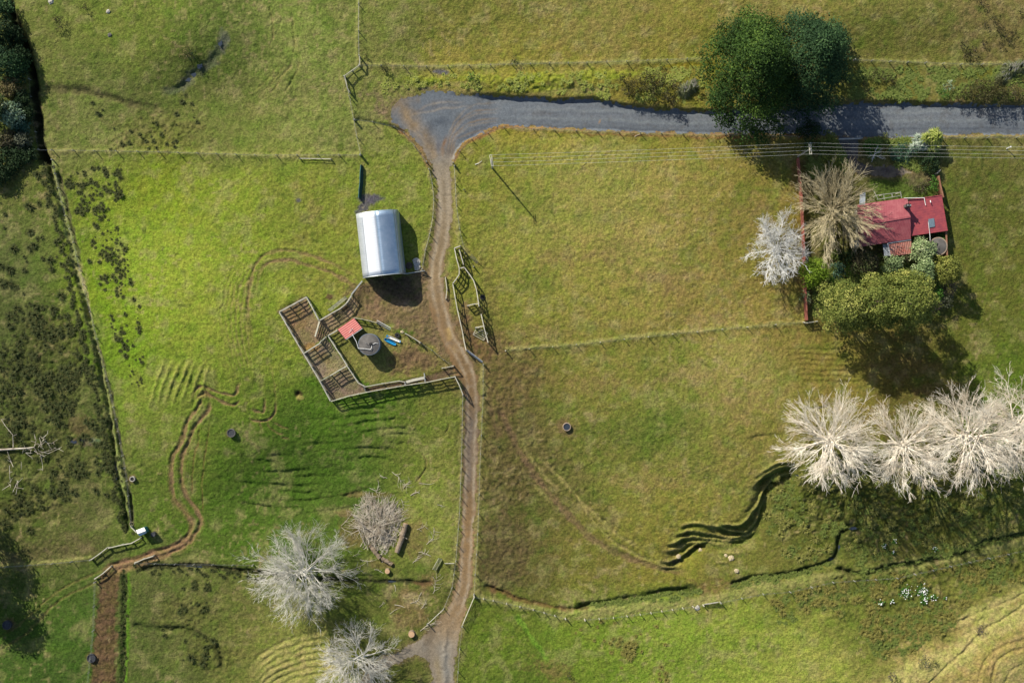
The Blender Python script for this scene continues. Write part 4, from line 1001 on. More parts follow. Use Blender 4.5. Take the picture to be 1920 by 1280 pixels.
mb = MB(); mb.tube(c + Vector((-.45, .25, cz + .3)), c + Vector((-.45, .25, cz + .75)), .05, n=6); mb.build('vent_pipe', M_galv, root)

def open_trough(name, label, a, b, wd, h, mat, inner, cat='trough'):
    A = P(*a, h); B = P(*b, h); t = (B - A).normalized(); n = Vector((-t.y, t.x, 0)) * wd / 2
    g = ground((a[0] + b[0]) / 2, (a[1] + b[1]) / 2); root = empty(name, g, label, cat); mb = MB(); rings = []
    for k, (s, zz) in enumerate(((1.0, h), (.86, h), (.6, .12))): pass
    N_ = 14
    def ring(f, z, endp):
        out = []
        for i in range(N_):
            a_ = 6.2832 * i / N_; x, y = math.cos(a_), math.sin(a_)
            x = math.copysign(abs(x) ** .5, x) * (1 - endp); y = math.copysign(abs(y) ** .6, y) * f
            q = A.lerp(B, .5) + (B - A) * .5 * x + n * y; q.z = g.z + z; out.append(q)
        return out
    R = [ring(.7, .02, .06), ring(1, h, 0), ring(.82, h, .03), ring(.5, .14, .12)]
    vs = sum(R, []); fs = []
    for k in range(3):
        for i in range(N_): fs.append((k * N_ + i, k * N_ + (i + 1) % N_, (k + 1) * N_ + (i + 1) % N_, (k + 1) * N_ + i))
    mb.add(vs, fs + [tuple(range(N_ - 1, -1, -1))]); mb.build('shell', mat, root)
    mb = MB(); mb.add([v - Vector((0, 0, 0)) for v in R[3]], [tuple(range(N_))]); mb.build('floor', inner, root)
    return root
r1 = open_trough('feed_trough', 'open blue plastic trough on the grass right of the water tank', (720.5, 635), (742.5, 646), .62, .42, M_blue, M_blue)
r1 = open_trough('feed_trough', 'white plastic trough with blue ends, just above the open blue one', (725, 629.5), (751, 640.5), .46, .4, M_white, M_white)
for f in (.03, .97):
    q = P(725, 629.5, .4).lerp(P(751, 640.5, .4), f); mb = MB(); mb.box(q + Vector((0, 0, .02)), .22, .44, .1, -.4); mb.build('end_cap', M_blue, r1)

def tyre(name, label, u, v, r, h, mat, cat, inner=None, water=False, wall=.13):
    c = ground(u, v); root = empty(name, c, label, cat)
    mb = MB(); mb.lathe(c, [(r * .97, -.2), (r, h * .5), (r * .98, h), (r - wall, h), (r - wall, .05)], 28); mb.build('ring', mat, root)
    mb = MB(); n = 28; mb.add([(c.x + (r - wall) * math.cos(6.283 * k / n), c.y + (r - wall) * math.sin(6.283 * k / n), c.z + (h - .14 if water else .08)) for k in range(n)], [tuple(range(n))])
    mb.build('water' if water else 'floor', inner or M_black, root)
tyre('water_trough', 'round concrete water trough in the middle of the big olive paddock', 1062.5, 799.5, .78, .6, M_concrust, 'trough', M_water, True)
tyre('water_trough', 'round grey trough on bright grass right of the twin wheel ruts', 434.5, 811, .80, .55, M_conc, 'trough', M_darkpl, True)
tyre('water_trough', 'small round trough beside the long drain fence', 249.5, 897, .5, .55, M_concL, 'trough', M_black, True)
tyre('water_trough', 'dark round trough near the lower left edge', 15, 1170, .85, .6, M_darkpl, 'trough', M_darkpl, True)
tyre('water_trough', 'dark round trough beside the muddy stock lane', 173, 1232, .82, .6, M_darkpl, 'trough', M_darkpl, True)
tyre('old_tyre', 'old black tyre in the shadow of the cattle race', 904.5, 557, .5, .25, M_black, 'tyre', wall=.22)
tyre('old_tyre', 'dark tyre by the grass bank next to the white plastic trough', 745, 628.5, .48, .3, M_black, 'tyre', wall=.3)

# small white-roofed shed
cs = [P(255, 993.5, 1.9), P(270, 988, 1.9), P(275, 998.5, 1.7), P(262, 1004.5, 1.7)]
rg = [P(258, 1000.5, 2.15), P(273.3, 994.5, 2.15)]
g0 = ground(266, 997); root = empty('small_shed', g0, 'tiny shed with a white and pale blue gabled roof above the wheel ruts', 'shed')
quad_roof(root, 'roof', M_white, [cs[0], cs[1], rg[1], rg[0]]); quad_roof(root, 'roof', M_steelblue, [rg[0], rg[1], cs[2], cs[3]])
walls(root, mat_noise('teal_shed_wall', (.03, .16, .17), (.05, .2, .21), 2, .7), cs, None, g0.z - .4, inset=.1)
c = ground(290, 1000); root = empty('drum', c, 'dark drum standing right of the tiny white-roofed shed', 'drum')
mb = MB(); mb.lathe(c, [(.02, .0), (.42, .0), (.42, .5), (.44, .52), (.42, .55), (.42, .95), (.38, .97), (.02, .93)], 20); mb.build('body', M_darkpl, root)
mb = MB(); mb.lathe(c, [(.44, .9), (.44, .98), (.40, .98)], 20); mb.build('rim', M_black, root)
c = ground(248, 981); root = empty('bucket', c, 'tan open bucket at the top of the tiny shed', 'bucket')
mb = MB(); mb.lathe(c, [(.3, 0), (.4, .5), (.36, .5), (.26, .05)], 16); mb.build('shell', M_clod, root); mb = MB(); mb.lathe(c, [(.27, .06), (.01, .06)], 16); mb.build('floor', M_black, root)

# dark green cloth screen above the barn
mb = MB(); L_ = [(676.5, 309), (675, 325), (674.5, 342), (673, 356), (672.5, 371)]
ps = [P(u, v, .9) for u, v in L_]
g0 = ground(674, 340); root = empty('cloth_windbreak', g0, 'long narrow dark green cloth windbreak standing above the barn', 'windbreak')
wid = [.25, .42, .45, .4, .3]
for i in range(4):
    a, b = ps[i], ps[i + 1]; za = GZ(a.x, a.y); zb = GZ(b.x, b.y)
    wa, wb = wid[i], wid[i + 1]
    vs = [(a.x - .08, a.y, a.z), (a.x + .08, a.y, a.z - .05), (a.x + wa + .1, a.y, za - .1), (a.x - wa * .4, a.y, za - .1), (b.x - .08, b.y, b.z), (b.x + .08, b.y, b.z - .05), (b.x + wb + .1, b.y, zb - .1), (b.x - wb * .4, b.y, zb - .1)]
    mb.add(vs, [(0, 1, 5, 4), (1, 2, 6, 5), (3, 0, 4, 7), (0, 3, 2, 1), (4, 5, 6, 7)])
mb.build('cloth', M_teal, root)
for p in ps[::2]: child_mesh('post', post_mesh(.95, .06, M_timberD), root, Vector((p.x, p.y, GZ(p.x, p.y))))
mb = MB()
for i in range(4): mb.tube(ps[i], ps[i + 1], .05, n=5)
mb.build('top_rail', mat_noise('green_rail', (.05, .16, .16), (.08, .2, .2), 2, .6), root)

# ================================================================ house
def house():
    g0 = ground(1700, 410); zg = g0.z
    def R(u, v, z): q = P(u, v, z); q.z = zg + z; return q
    root = empty('farmhouse', R(1680, 415, 0), 'red-roofed farmhouse among garden trees, partly under a bare tan tree', 'house')
    # main gable roof
    nw, ne, se, sw = R(1607, 384, 2.7), R(1701, 371, 2.7), R(1708, 448, 2.7), R(1612, 463, 2.7)
    rw, re = R(1608, 423, 3.75), R(1707, 406.5, 3.75)
    quad_roof(root, 'roof', M_redroof, [nw, ne, re, rw], .08); quad_roof(root, 'roof', M_redroof, [rw, re, se, sw], .08)
    mb = MB(); mb.beam(rw + Vector((0, 0, .04)), re + Vector((0, 0, .04)), .32, .06); mb.build('ridge_cap', M_redroof, root)
    q = walls(root, M_wallh, [nw, ne, se, sw], None, zg - .4, inset=.06)
    for a, b, c_ in ((nw, sw, rw), (ne, se, re)):
        mb = MB(); s_ = .07
        A, B, Cc_ = [Vector((p.x + (root.location.x - p.x) * .03, p.y + (root.location.y - p.y) * .02, p.z - .1)) for p in (a, b, c_)]
        mb.add([A, B, Cc_], [(0, 1, 2)]); mb.build('gable', M_wallh, root)
    # east wing
    cs = [R(1703, 375, 2.55), R(1766, 366, 2.3), R(1776.5, 432, 2.3), R(1709, 441.5, 2.55)]
    quad_roof(root, 'wing_roof', M_redroofE, cs, .08); walls(root, M_wallh, cs, None, zg - .4, inset=.05)
    mb = MB(); mb.beam(cs[0] + Vector((0, 0, .03)), cs[1] + Vector((0, 0, .03)), .16, .1); mb.beam(cs[3] + Vector((0, 0, .03)), cs[2] + Vector((0, 0, .03)), .14, .1); mb.build('gutter', M_redroofE, root)
    sk = [R(1740, 411, 2.46), R(1751, 409, 2.46), R(1752.5, 425, 2.46), R(1742, 427, 2.46)]
    quad_roof(root, 'skylight', M_skylight, [p + Vector((0, 0, .08)) for p in sk], .1)
    # porch
    cs = [R(1664, 456, 2.5), R(1708, 449, 2.5), R(1711.5, 475, 2.1), R(1669, 480.5, 2.1)]
    quad_roof(root, 'porch_roof', M_rustroof, cs, .05)
    mb = MB(); mb.beam(cs[0] + Vector((0, 0, .06)), cs[1] + Vector((0, 0, .06)), .22, .05); mb.build('flashing', M_galv, root)
    mb = MB(); mb.beam(cs[0] + Vector((0, 0, .05)), cs[3] + Vector((0, 0, .05)), .16, .06); mb.build('barge_board', M_white, root)
    for p in (cs[2], cs[3]):
        child_mesh('porch_post', post_mesh(2.05, .06, M_white, True), root, Vector((p.x - .1, p.y + .15, zg)))
    cs = [R(1655, 458, 2.1), R(1664, 457, 2.1), R(1669, 479, 2.0), R(1658, 480, 2.0)]
    quad_roof(root, 'carport_roof', M_greyroof, cs, .05)
    cs = [R(1600, 452, 2.6), R(1612, 450, 2.6), R(1614, 462, 2.4), R(1603, 464, 2.4)]
    quad_roof(root, 'lean_to_roof', M_greyroof, cs, .05); walls(root, M_wallh, cs, None, zg - .4, inset=.04)
    cs = [R(1612, 362, 2.6), R(1622, 361, 2.6), R(1622, 384, 2.75), R(1611, 386, 2.75)]
    quad_roof(root, 'lean_to_roof', M_greyroof, cs, .05)
    # verandah rails to the north
    mb = MB(); z = 1.6
    for a, b in (((1645, 374), (1690, 366.5)), ((1645, 366), (1688, 360.5)), ((1638, 358), (1646, 373)), ((1688, 359), (1690.5, 371)), ((1657, 364), (1658, 374)), ((1672, 362), (1674, 369))):
        mb.beam(R(*a, 2.5), R(*b, 2.5), .1, .1)
    mb.build('pergola', M_timber, root)
    for a in ((1645, 366), (1688, 360.5), (1657, 364)):
        q = R(*a, 2.45); child_mesh('pergola_post', post_mesh(2.4, .06, M_timberP, True), root, Vector((q.x, q.y, zg)))
    # chimney and aerial
    q = R(1699, 387, 3.4); mb = MB(); mb.box(q + Vector((0, 0, .1)), .75, .5, 2.2); ch = mb.build('chimney', M_conc, root)
    mb = MB(); mb.box(q + Vector((0, 0, 1.24)), .9, .65, .12)
    mb.build('chimney_cap', M_black, root)
    mb = MB(); mb.tube(q + Vector((-.25, 0, 1.3)), q + Vector((-.25, 0, 1.7)), .1, n=8); mb.tube(q + Vector((.25, 0, 1.3)), q + Vector((.25, 0, 1.7)), .1, n=8); mb.build('chimney_pot', M_galv, root)
    mb = MB(); pts = [R(1695, 371.5, 2.95), R(1733, 371, 2.7), R(1734, 378, 2.6), R(1735.5, 385, 2.6)]
    for i in range(3): mb.tube(pts[i], pts[i + 1], .06, n=6)
    mb.build('drain_pipe', M_white, root)
    mb = MB(); pts = [R(1740, 416, 2.62), R(1742.5, 436, 2.6), R(1743.5, 444, 2.5), R(1744, 451, 2.3)]
    for i in range(3): mb.tube(pts[i], pts[i + 1], .055 if i else .04, n=6)
    mb.build('tank_pipe', M_white, root)
    mb = MB(); mb.tube(R(1744.5, 376, 2.5), R(1745, 380, 2.9), .08, n=6); mb.build('vent_pipe', M_white, root)
    # windows and door on the walls seen from a low angle
    for (a, b, f, w_) in ((nw, ne, .25, 1.4), (nw, ne, .55, 1.6), (sw, se, .25, 1.6), (sw, se, .5, 1.0)):
        p = a.lerp(b, f); out = (p - root.location); out.z = 0
        n_ = Vector((-(b - a).y, (b - a).x, 0)).normalized()
        if n_.dot(out) < 0: n_ = -n_
        cen = Vector((p.x, p.y, zg + 1.5)) - n_ * .12
        ang = math.atan2((b - a).y, (b - a).x)
        mb = MB(); mb.box(cen, w_, .1, 1.2, ang); fr = mb.build('window', M_white, root)
        mb = MB(); mb.box(cen + n_ * .035, w_ - .16, .08, 1.04, ang); g = mb.build('pane', M_glass, fr, origin=root.location)
    p = sw.lerp(se, .7); ang = math.atan2((se - sw).y, (se - sw).x)
    mb = MB(); mb.box(Vector((p.x, p.y + .14, zg + 1.0)), .9, .1, 2.05, ang); mb.build('door', M_redwood, root)
house()
qq = P(1758, 462, 2.2); c, root = tank('water_tank', 'round tank with a rusty rim half under pale green leaves, by the farmhouse', 960 + qq.x * 10, 640 - qq.y * 10, 1.65, 2.2, M_concrust, M_conc, M_conc)
mb = MB(); mb.box(c + Vector((-.4, .3, 2.2 + .3)), .5, .5, .1); mb.build('hatch', M_black, root)

def paling(label, pts, h, mat, th=.12, name='paling_fence', post=24):
    root = empty(name, ground(*pts[0]), label, 'fence')
    ps = [P(p[0], p[1], h) - Vector((0, 0, h)) for p in walk(pts, post)]
    mb = MB()
    for i in range(len(ps) - 1):
        a, b = ps[i], ps[i + 1]; L = (b - a).length; n = max(2, int(L / .15)); t = (b - a) / n
        for k in range(n):
            q = a + t * (k + .5); hh = h * frnd.uniform(.96, 1.02)
            mb.box(q + Vector((0, 0, hh / 2 - .05)), t.length * .93, .03, hh, math.atan2(t.y, t.x))
    mb.build('paling', mat, root)
    mb = MB()
    for i in range(len(ps) - 1): mb.beam(ps[i] + Vector((0, 0, h + .03)), ps[i + 1] + Vector((0, 0, h + .03)), th, .05)
    mb.build('top_rail', mat, root)
    for p in ps: child_mesh('post', post_mesh(h, .06, mat, True), root, p + Vector((.08, 0, 0)))
    return root
paling('red stained paling fence down the left side of the house garden', [(1497, 296), (1501, 340), (1505, 400), (1507, 450), (1509, 500), (1511, 560), (1513, 600)], 1.6, M_redwood, .34)
paling('brown paling fence at the upper right of the farmhouse', [(1760, 330), (1764, 350), (1769, 370)], 1.9, M_brownwood, .26)
paling('brown paling fence below the right end of the farmhouse', [(1774, 434), (1775, 460), (1776, 488)], 1.9, M_brownwood, .3)
yard_fence('pale corner stay rail at the upper right garden corner', [(1757, 325), (1763, 319)], rails=1, h=1.2, cap=.14, post=8, name='corner_stay')
yard_fence('pale timber rail at the lower left corner of the house garden', [(1513, 605), (1533, 602)], rails=3, h=1.2, cap=.14)

# ================================================================ power line
def pole(u, v, label, ang, h=9.0, lean=0):
    c = ground(u, v); root = empty('power_pole', c, label, 'power pole')
    mb = MB(); mb.tube(c - Vector((0, 0, .5)), c + Vector((0, 0, h)), .17, .11, 10); mb.build('pole', M_concL, root)
    arms = []
    for s in (-1, 1):
        t = Vector((math.cos(ang), math.sin(ang), 0)); n = Vector((-t.y, t.x, 0)) * .17 * s
        mb = MB(); z = h - .3
        mb.beam(c + n - t * 1.05 + Vector((0, 0, z)), c + n + t * 1.05 + Vector((0, 0, z)), .1, .12); mb.build('crossarm', M_timberP, root)
    tips = []
    for k in range(4):
        q = c + t * (-1.0 + 2.0 * k / 3) + Vector((0, 0, h - .12)); tips.append(q)
        mb = MB(); mb.lathe(q - Vector((0, 0, .12)), [(.03, 0), (.07, .05), (.05, .1), (.07, .14), (.02, .2)], 10); mb.build('insulator', M_white, root)
    return root, tips
def base_from_top(u, v, h):
    q = P(u, v, h); return 960 + q.x * 10, 640 - q.y * 10
b1 = base_from_top(921.5, 301, 9); b2 = base_from_top(1519, 279, 9); b3 = base_from_top(2110, 288, 9)
_, t1 = pole(*b1, 'power pole with a double crossarm standing alone in the olive paddock', math.radians(-80))
_, t2 = pole(*b2, 'power pole with a crossarm at the garden corner below the dark round shrub', math.radians(-86))
_, t3 = pole(*b3, 'power pole beyond the right edge carrying the overhead cables', math.radians(-88))
def span(label, ta, tb, sag=.8):
    root = empty('power_line', ta[0], label, 'power line')
    for a, b in zip(ta, tb):
        mb = MB(); n = 16; pv = None
        for k in range(n + 1):
            f = k / n; q = a.lerp(b, f); q.z -= sag * 4 * f * (1 - f)
            if pv: mb.tube(pv, q, .013, n=4, caps=False)
            pv = q
        mb.build('cable', M_cable, root)
span('four overhead cables spanning the olive paddock to the garden pole', t1, t2)
span('four overhead cables running right from the garden pole over the garden', t2, t3)
c = ground(1887, 279); root = empty('marker_post', c, 'short white marker post in the grass below the road at far right', 'post')
mb = MB(); mb.tube(c, c + Vector((.12, .1, 1.5)), .09, .08, 8); mb.build('post', M_white, root); mb = MB(); mb.box(c + Vector((.12, .1, 1.55)), .24, .24, .08); mb.build('cap', M_white, root)
# ================================================================ vegetation
def set_v(o, vals):
    at = o.data.attributes.new('v', 'FLOAT', 'FACE'); at.data.foreach_set('value', np.asarray(vals, np.float32))

def leaf_quads(C, N, size, rr, stretch=1.0):
    """C centres (n,3), N normals (n,3) -> quads"""
    n = len(C); a = np.cross(N, rr.normal(size=(n, 3))); a /= np.linalg.norm(a, axis=1)[:, None] + 1e-9
    b = np.cross(N, a); s = (size * rr.uniform(.55, 1.35, n))[:, None]
    j = rr.uniform(.6, 1.15, (n, 4, 1))
    a = a * s * stretch; b = b * s
    V = np.stack([C - a * .5 * j[:, 0], C - b * .5 * j[:, 1], C + a * .5 * j[:, 2], C + b * .5 * j[:, 3]], 1).reshape(-1, 3)
    return V, np.arange(n * 4).reshape(n, 4)

def crown_from_blobs(name, blobs, mat, parent, size=.34, dens=9, seed=0, up=.35, stretch=1.0, origin=None, inner=.35, spiky=0.0):
    """blobs: (x,y,z,r,rz) world. leaves through the outer shell of each clump, gaps between clumps stay open"""
    rr = np.random.RandomState(seed); Vs = []; vals = []
    for (x, y, z, r, rz) in blobs:
        n = int(dens * 4 * math.pi * ((r * r + 2 * r * rz) / 3) * .8)
        d = rr.normal(size=(n, 3)); d /= np.linalg.norm(d, axis=1)[:, None]
        d[:, 2] = np.where(d[:, 2] < -.35, -d[:, 2], d[:, 2])
        k = 1 - inner * rr.rand(n) ** 1.6 + .13 * rr.normal(size=n) + spiky * (rr.rand(n) ** 6)
        C = np.stack([x + d[:, 0] * r * k, y + d[:, 1] * r * k, z + d[:, 2] * rz * k], 1)
        Nn = d * .75 + rr.normal(size=(n, 3)) * .55; Nn[:, 2] += up; Nn /= np.linalg.norm(Nn, axis=1)[:, None]
        V_, F_ = leaf_quads(C, Nn, size, rr, stretch); Vs.append(V_)
        vals.append(np.clip(rr.normal(.45, .27) + rr.normal(0, .2, n), 0, 1))
    V_ = np.concatenate(Vs); v = np.concatenate(vals)
    if origin is None: origin = parent.location
    V_ = V_ - np.array(origin)[None]
    o = mesh_obj(name, V_, np.arange(len(V_)).reshape(-1, 4), mat, parent); set_v(o, v)
    return o

def sub_blobs(cx, cy, z0, z1, R, n, rr, rs_=(.22, .36), shape='dome', flat=.85):
    """clumps spread through a crown volume. z absolute"""
    out = []
    for k in range(n):
        f = (k + .5) / n; a = k * 2.39996 + rr.uniform(-.4, .4)
        if shape == 'dome':
            h = 1 - f; rad = R * math.sqrt(max(0, 1 - h * h * .92)) * rr.uniform(.72, 1.0); z = z0 + (z1 - z0) * (h * .85 + .1)
        elif shape == 'cone':
            h = 1 - f ** .8; rad = R * (1 - h) ** .72 * rr.uniform(.75, 1.1); z = z0 + (z1 - z0) * h
        else:
            rad = R * math.sqrt(rr.rand()); z = z0 + (z1 - z0) * rr.rand()
        r = R * rr.uniform(*rs_)
        rad = max(0, rad - r * .55)
        out.append((cx + rad * math.cos(a), cy + rad * math.sin(a), z, r, r * flat))
    return out

def limb_mesh(mb, base, tips, r0, rng):
    for t in tips:
        t = Vector(t); mid = base.lerp(t, .5) + Vector((rng.uniform(-.3, .3), rng.uniform(-.3, .3), .25 * (t - base).length * .3))
        mb.tube(base, mid, r0, r0 * .6, 6, False); mb.tube(mid, t, r0 * .6, r0 * .2, 5, False)

def leafy(name, label, cat, u, v, R, h, mat, zlow=.25, n=12, size=.3, dens=12, seed=1, shape='dome', trunk=True, bark=None, group=None, up=.35, stretch=1.0, rs_=(.26, .42), ell=None, flat=.85, spiky=0.0, inner=.35):
    """u,v: where the middle of the crown is read (at about 60% height), R in metres"""
    q = P(u, v, h * .6); x, y = q.x, q.y; zg = GZ(x, y)
    root = empty(name, (x, y, zg), label, cat, group); rr = np.random.RandomState(seed)
    bl = sub_blobs(x, y, zg + h * zlow, zg + h, R, n, rr, rs_, shape, flat)
    bl = [(a, b, min(c, zg + h - e), r, e) for (a, b, c, r, e) in bl]
    if ell:  # stretch in plan: (sx, sy, angle)
        ca, sa = math.cos(ell[2]), math.sin(ell[2])
        bl = [(x + ((a - x) * ca + (b - y) * sa) * ell[0] * ca - (-(a - x) * sa + (b - y) * ca) * ell[1] * sa,
               y + ((a - x) * ca + (b - y) * sa) * ell[0] * sa + (-(a - x) * sa + (b - y) * ca) * ell[1] * ca, c, r, e) for (a, b, c, r, e) in bl]
    crown_from_blobs('crown' if trunk else 'foliage', bl, mat, root, size, dens, seed + 50, up, stretch, inner=inner, spiky=spiky)
    mb = MB(); b = Vector((x, y, zg - .2)); top = Vector((x, y, zg + h * .55)); rng = random.Random(seed)
    if trunk:
        r0 = max(.06, h * .022); mb.tube(b, b.lerp(top, .5), r0, r0 * .75, 8, False); mb.tube(b.lerp(top, .5), top, r0 * .75, r0 * .4, 8, False)
        limb_mesh(mb, b.lerp(top, .45), [(q_[0], q_[1], q_[2]) for q_ in bl[::2][:10]], r0 * .4, rng)
        mb.build('trunk', bark or M_barkd, root)
    else:
        limb_mesh(mb, b, [(q_[0], q_[1], q_[2]) for q_ in bl[::2][:7]], .05, rng); mb.build('stem', bark or M_barkd, root)
    return root

L_pine = mat_leaf('pine_needles', (.014, .036, .007), (.045, .095, .014), (.11, .18, .028))
L_pineb = mat_leaf('blue_green_needles', (.014, .040, .015), (.040, .088, .030), (.08, .15, .05))
L_hedge = mat_leaf('olive_foliage', (.08, .11, .02), (.21, .24, .05), (.38, .38, .10))
L_dark = mat_leaf('dark_shrub_foliage', (.012, .028, .010), (.030, .060, .018))
L_lime = mat_leaf('lime_foliage', (.10, .17, .012), (.20, .30, .025), (.30, .40, .04))
L_pale = mat_leaf('pale_broad_leaves', (.14, .21, .08), (.34, .42, .20), (.52, .56, .32))
L_teal = mat_leaf('blue_green_leaves', (.02, .06, .035), (.05, .11, .07), (.12, .18, .12))
L_gum = mat_leaf('silver_green_leaves', (.12, .19, .11), (.28, .37, .24), (.42, .48, .34))
L_gorse = mat_leaf('gorse_foliage', (.035, .035, .014), (.075, .07, .024), (.12, .11, .04))
L_tan = mat_leaf('tan_shrub', (.10, .085, .035), (.20, .165, .07))
L_yel = mat_leaf('yellow_green_foliage', (.11, .13, .025), (.23, .25, .05), (.36, .36, .09))
L_purp = mat_leaf('bare_purple_grey_shrub', (.07, .055, .05), (.15, .125, .11))
L_green = mat_leaf('fresh_green_leaves', (.03, .10, .012), (.07, .18, .025), (.12, .24, .04))
L_brown = mat_leaf('brownish_foliage', (.05, .045, .025), (.10, .09, .045), (.09, .12, .04))
L_grey = mat_leaf('grey_olive_foliage', (.07, .08, .05), (.14, .15, .095))

# ---- tall pines by the road
leafy('pine_tree', 'tall dark green pine leaning over the gravel road, left of its bluish neighbour', 'tree', 1422, 122, 9.5, 19, L_pine, zlow=.08, n=185, size=.34, dens=9, seed=3, shape='cone', rs_=(.13, .22), up=.5, spiky=1.0, flat=.7, inner=.45, ell=(.94, 1.36, 0))
leafy('pine_tree', 'tall blue-green pine beside the road, right of its dark green neighbour', 'tree', 1532, 100, 8.4, 18, L_pineb, zlow=.08, n=150, size=.34, dens=9, seed=4, shape='cone', rs_=(.14, .24), up=.5, spiky=.8, flat=.7, inner=.45, ell=(1.0, 1.28, 0))
leafy('shelter_tree', 'black-green round tree in the pine shadow at the garden entrance', 'tree', 1519, 244, 2.6, 5, L_dark, n=14, size=.3, seed=5)
leafy('garden_shrub', 'dull green shrubbery between the black-green tree and the driveway', 'shrub', 1554, 262, 2.0, 2.0, L_hedge, n=12, size=.26, seed=6, trunk=False)
leafy('garden_shrub', 'low green shrubbery under the overhead cables beside the garden pole', 'shrub', 1560, 300, 2.4, 1.6, L_hedge, n=14, size=.26, seed=7, trunk=False, ell=(.8, 1.3, 0))
leafy('garden_shrub', 'small round green bush on the road edge right of the driveway gate', 'shrub', 1659, 256, .95, 1.5, L_hedge, n=7, size=.22, seed=8, trunk=False)
leafy('garden_shrub', 'smaller yellowish bush next to the round green bush on the road edge', 'shrub', 1680, 255, .65, 1.2, L_yel, n=5, size=.2, seed=9, trunk=False)
leafy('garden_shrub', 'bright green leafy shrub under the cables right of the driveway', 'shrub', 1634, 278, 1.9, 1.6, L_green, n=12, size=.26, seed=10, trunk=False)
leafy('garden_shrub', 'low dark green shrub patch below the cables between driveway and palm', 'shrub', 1690, 286, 2.6, 1.2, L_teal, n=14, size=.26, seed=11, trunk=False, ell=(1.3, .7, 0))
leafy('garden_shrub', 'dark blue-green shrub on the left of the bright spiky palm', 'shrub', 1713, 280, 1.3, 2.6, L_teal, n=9, size=.26, seed=12, trunk=False)
leafy('garden_shrub', 'dark leafy shrub below the bright spiky palm', 'shrub', 1744, 306, 2.2, 2.4, L_dark, n=14, size=.28, seed=13, trunk=False, ell=(.9, 1.3, 0))
leafy('climber', 'bright green climber over the brown fence at the upper right of the house', 'climber', 1752, 345, 1.4, 1.7, L_green, n=14, size=.24, seed=14, trunk=False, ell=(.7, 1.6, 0))
leafy('garden_shrub', 'scrubby brown-green shrub between lawn and climber', 'shrub', 1728, 352, 1.6, 1.0, L_brown, n=12, size=.24, seed=15, trunk=False, ell=(1.4, .8, 0))

def spiky_plant(name, label, cat, u, v, R, h, mat, n=160, seed=1, heads=6, wid=.09, trunk=True, group=None):
    rr = np.random.RandomState(seed); q = P(u, v, h * .7); zg = GZ(q.x, q.y); root = empty(name, (q.x, q.y, zg), label, cat, group)
    Vs = []; vals = []
    mb = MB()
    for k in range(heads):
        a = rr.uniform(0, 6.28); d_ = 0 if heads == 1 else R * .6 * math.sqrt(rr.rand()); cx, cy, cz = d_ * math.cos(a), d_ * math.sin(a), h * rr.uniform(.6, 1.0) if trunk else .1
        L_ = R * (.55 if heads > 1 else 1.0)
        if trunk: mb.tube((q.x, q.y, zg - .1), (q.x + cx, q.y + cy, zg + cz), .09, .06, 6, False)
        m = n // heads
        for j in range(m):
            t = rr.uniform(0, 6.28); e = rr.uniform(-.1, 1.2); l = L_ * rr.uniform(.7, 1.1)
            dx, dy, dz = math.cos(t) * math.cos(e), math.sin(t) * math.cos(e), math.sin(e)
            w2 = np.array([-math.sin(t), math.cos(t), 0]) * wid * .5; p0 = np.array([cx, cy, cz]); p1 = p0 + np.array([dx, dy, dz]) * l * .55; p2 = p0 + np.array([dx, dy, dz * .5 - .15]) * l
            Vs.append(np.stack([p0 - w2 * .6, p0 + w2 * .6, p1 + w2, p1 - w2])); Vs.append(np.stack([p1 - w2, p1 + w2, p2 + w2 * .15, p2 - w2 * .15])); vv = rr.rand(); vals += [vv, vv]
    V_ = np.concatenate(Vs); o = mesh_obj('leaves', V_, np.arange(len(V_)).reshape(-1, 4), mat, root); set_v(o, vals)
    if trunk: mb.build('trunk', M_barkd, root)
    return root
L_palm = mat_leaf('bright_spiky_leaves', (.14, .20, .03), (.32, .36, .08), (.5, .5, .2))
spiky_plant('cabbage_palm', 'bright yellow-green spiky cabbage palm at the garden edge by the road', 'palm', 1748, 264, 2.6, 3.4, L_palm, n=900, seed=2, heads=7, wid=.17)
spiky_plant('cabbage_palm', 'pale bluish spiky palm just left of the bright yellow-green one', 'palm', 1726, 272, 2.3, 2.6, mat_leaf('pale_spiky_leaves', (.16, .24, .16), (.36, .42, .32), (.5, .54, .46)), n=600, seed=3, heads=5, wid=.16)

# ---- garden south of the house
leafy('lime_tree', 'bright lime green round tree over the red fence beside the silvery bare tree', 'tree', 1526, 511, 2.9, 5.5, L_lime, n=24, size=.3, seed=21)
leafy('garden_shrub', 'small pale variegated shrub on the red fence below the lime green tree', 'shrub', 1511, 556, 1.4, 2.0, L_pale, n=7, size=.24, seed=22, trunk=False)
leafy('garden_shrub', 'dusty blue-green shrub right of the lime green tree', 'shrub', 1571, 508, 1.9, 3, L_teal, n=12, size=.28, seed=23, trunk=False, ell=(.8, 1.2, 0))
leafy('garden_shrub', 'fresh green shrub between the lime tree and the big olive hedge', 'shrub', 1556, 528, 1.3, 2.2, L_green, n=8, size=.26, seed=24, trunk=False)
leafy('garden_shrub', 'brown and green round shrub below the left end of the farmhouse', 'shrub', 1622, 492, 2.9, 3.5, L_brown, n=22, size=.26, seed=25, ell=(1.05, .85, 0))
leafy('garden_shrub', 'dark green undergrowth below the bare tan tree beside the farmhouse', 'shrub', 1592, 482, 2.2, 1.6, L_dark, n=12, size=.26, seed=26, trunk=False, ell=(1.2, .8, 0))
leafy('garden_shrub', 'bright green strip of plants left of the brown round shrub', 'shrub', 1592, 504, 1.1, 1.2, L_green, n=8, size=.24, seed=27, trunk=False, ell=(.7, 1.6, 0))
leafy('loquat_tree', 'pale broad-leaved tree below the rusty porch roof', 'tree', 1676, 494, 2.1, 4.0, L_pale, n=14, size=.34, seed=28, ell=(1.2, .85, 0))
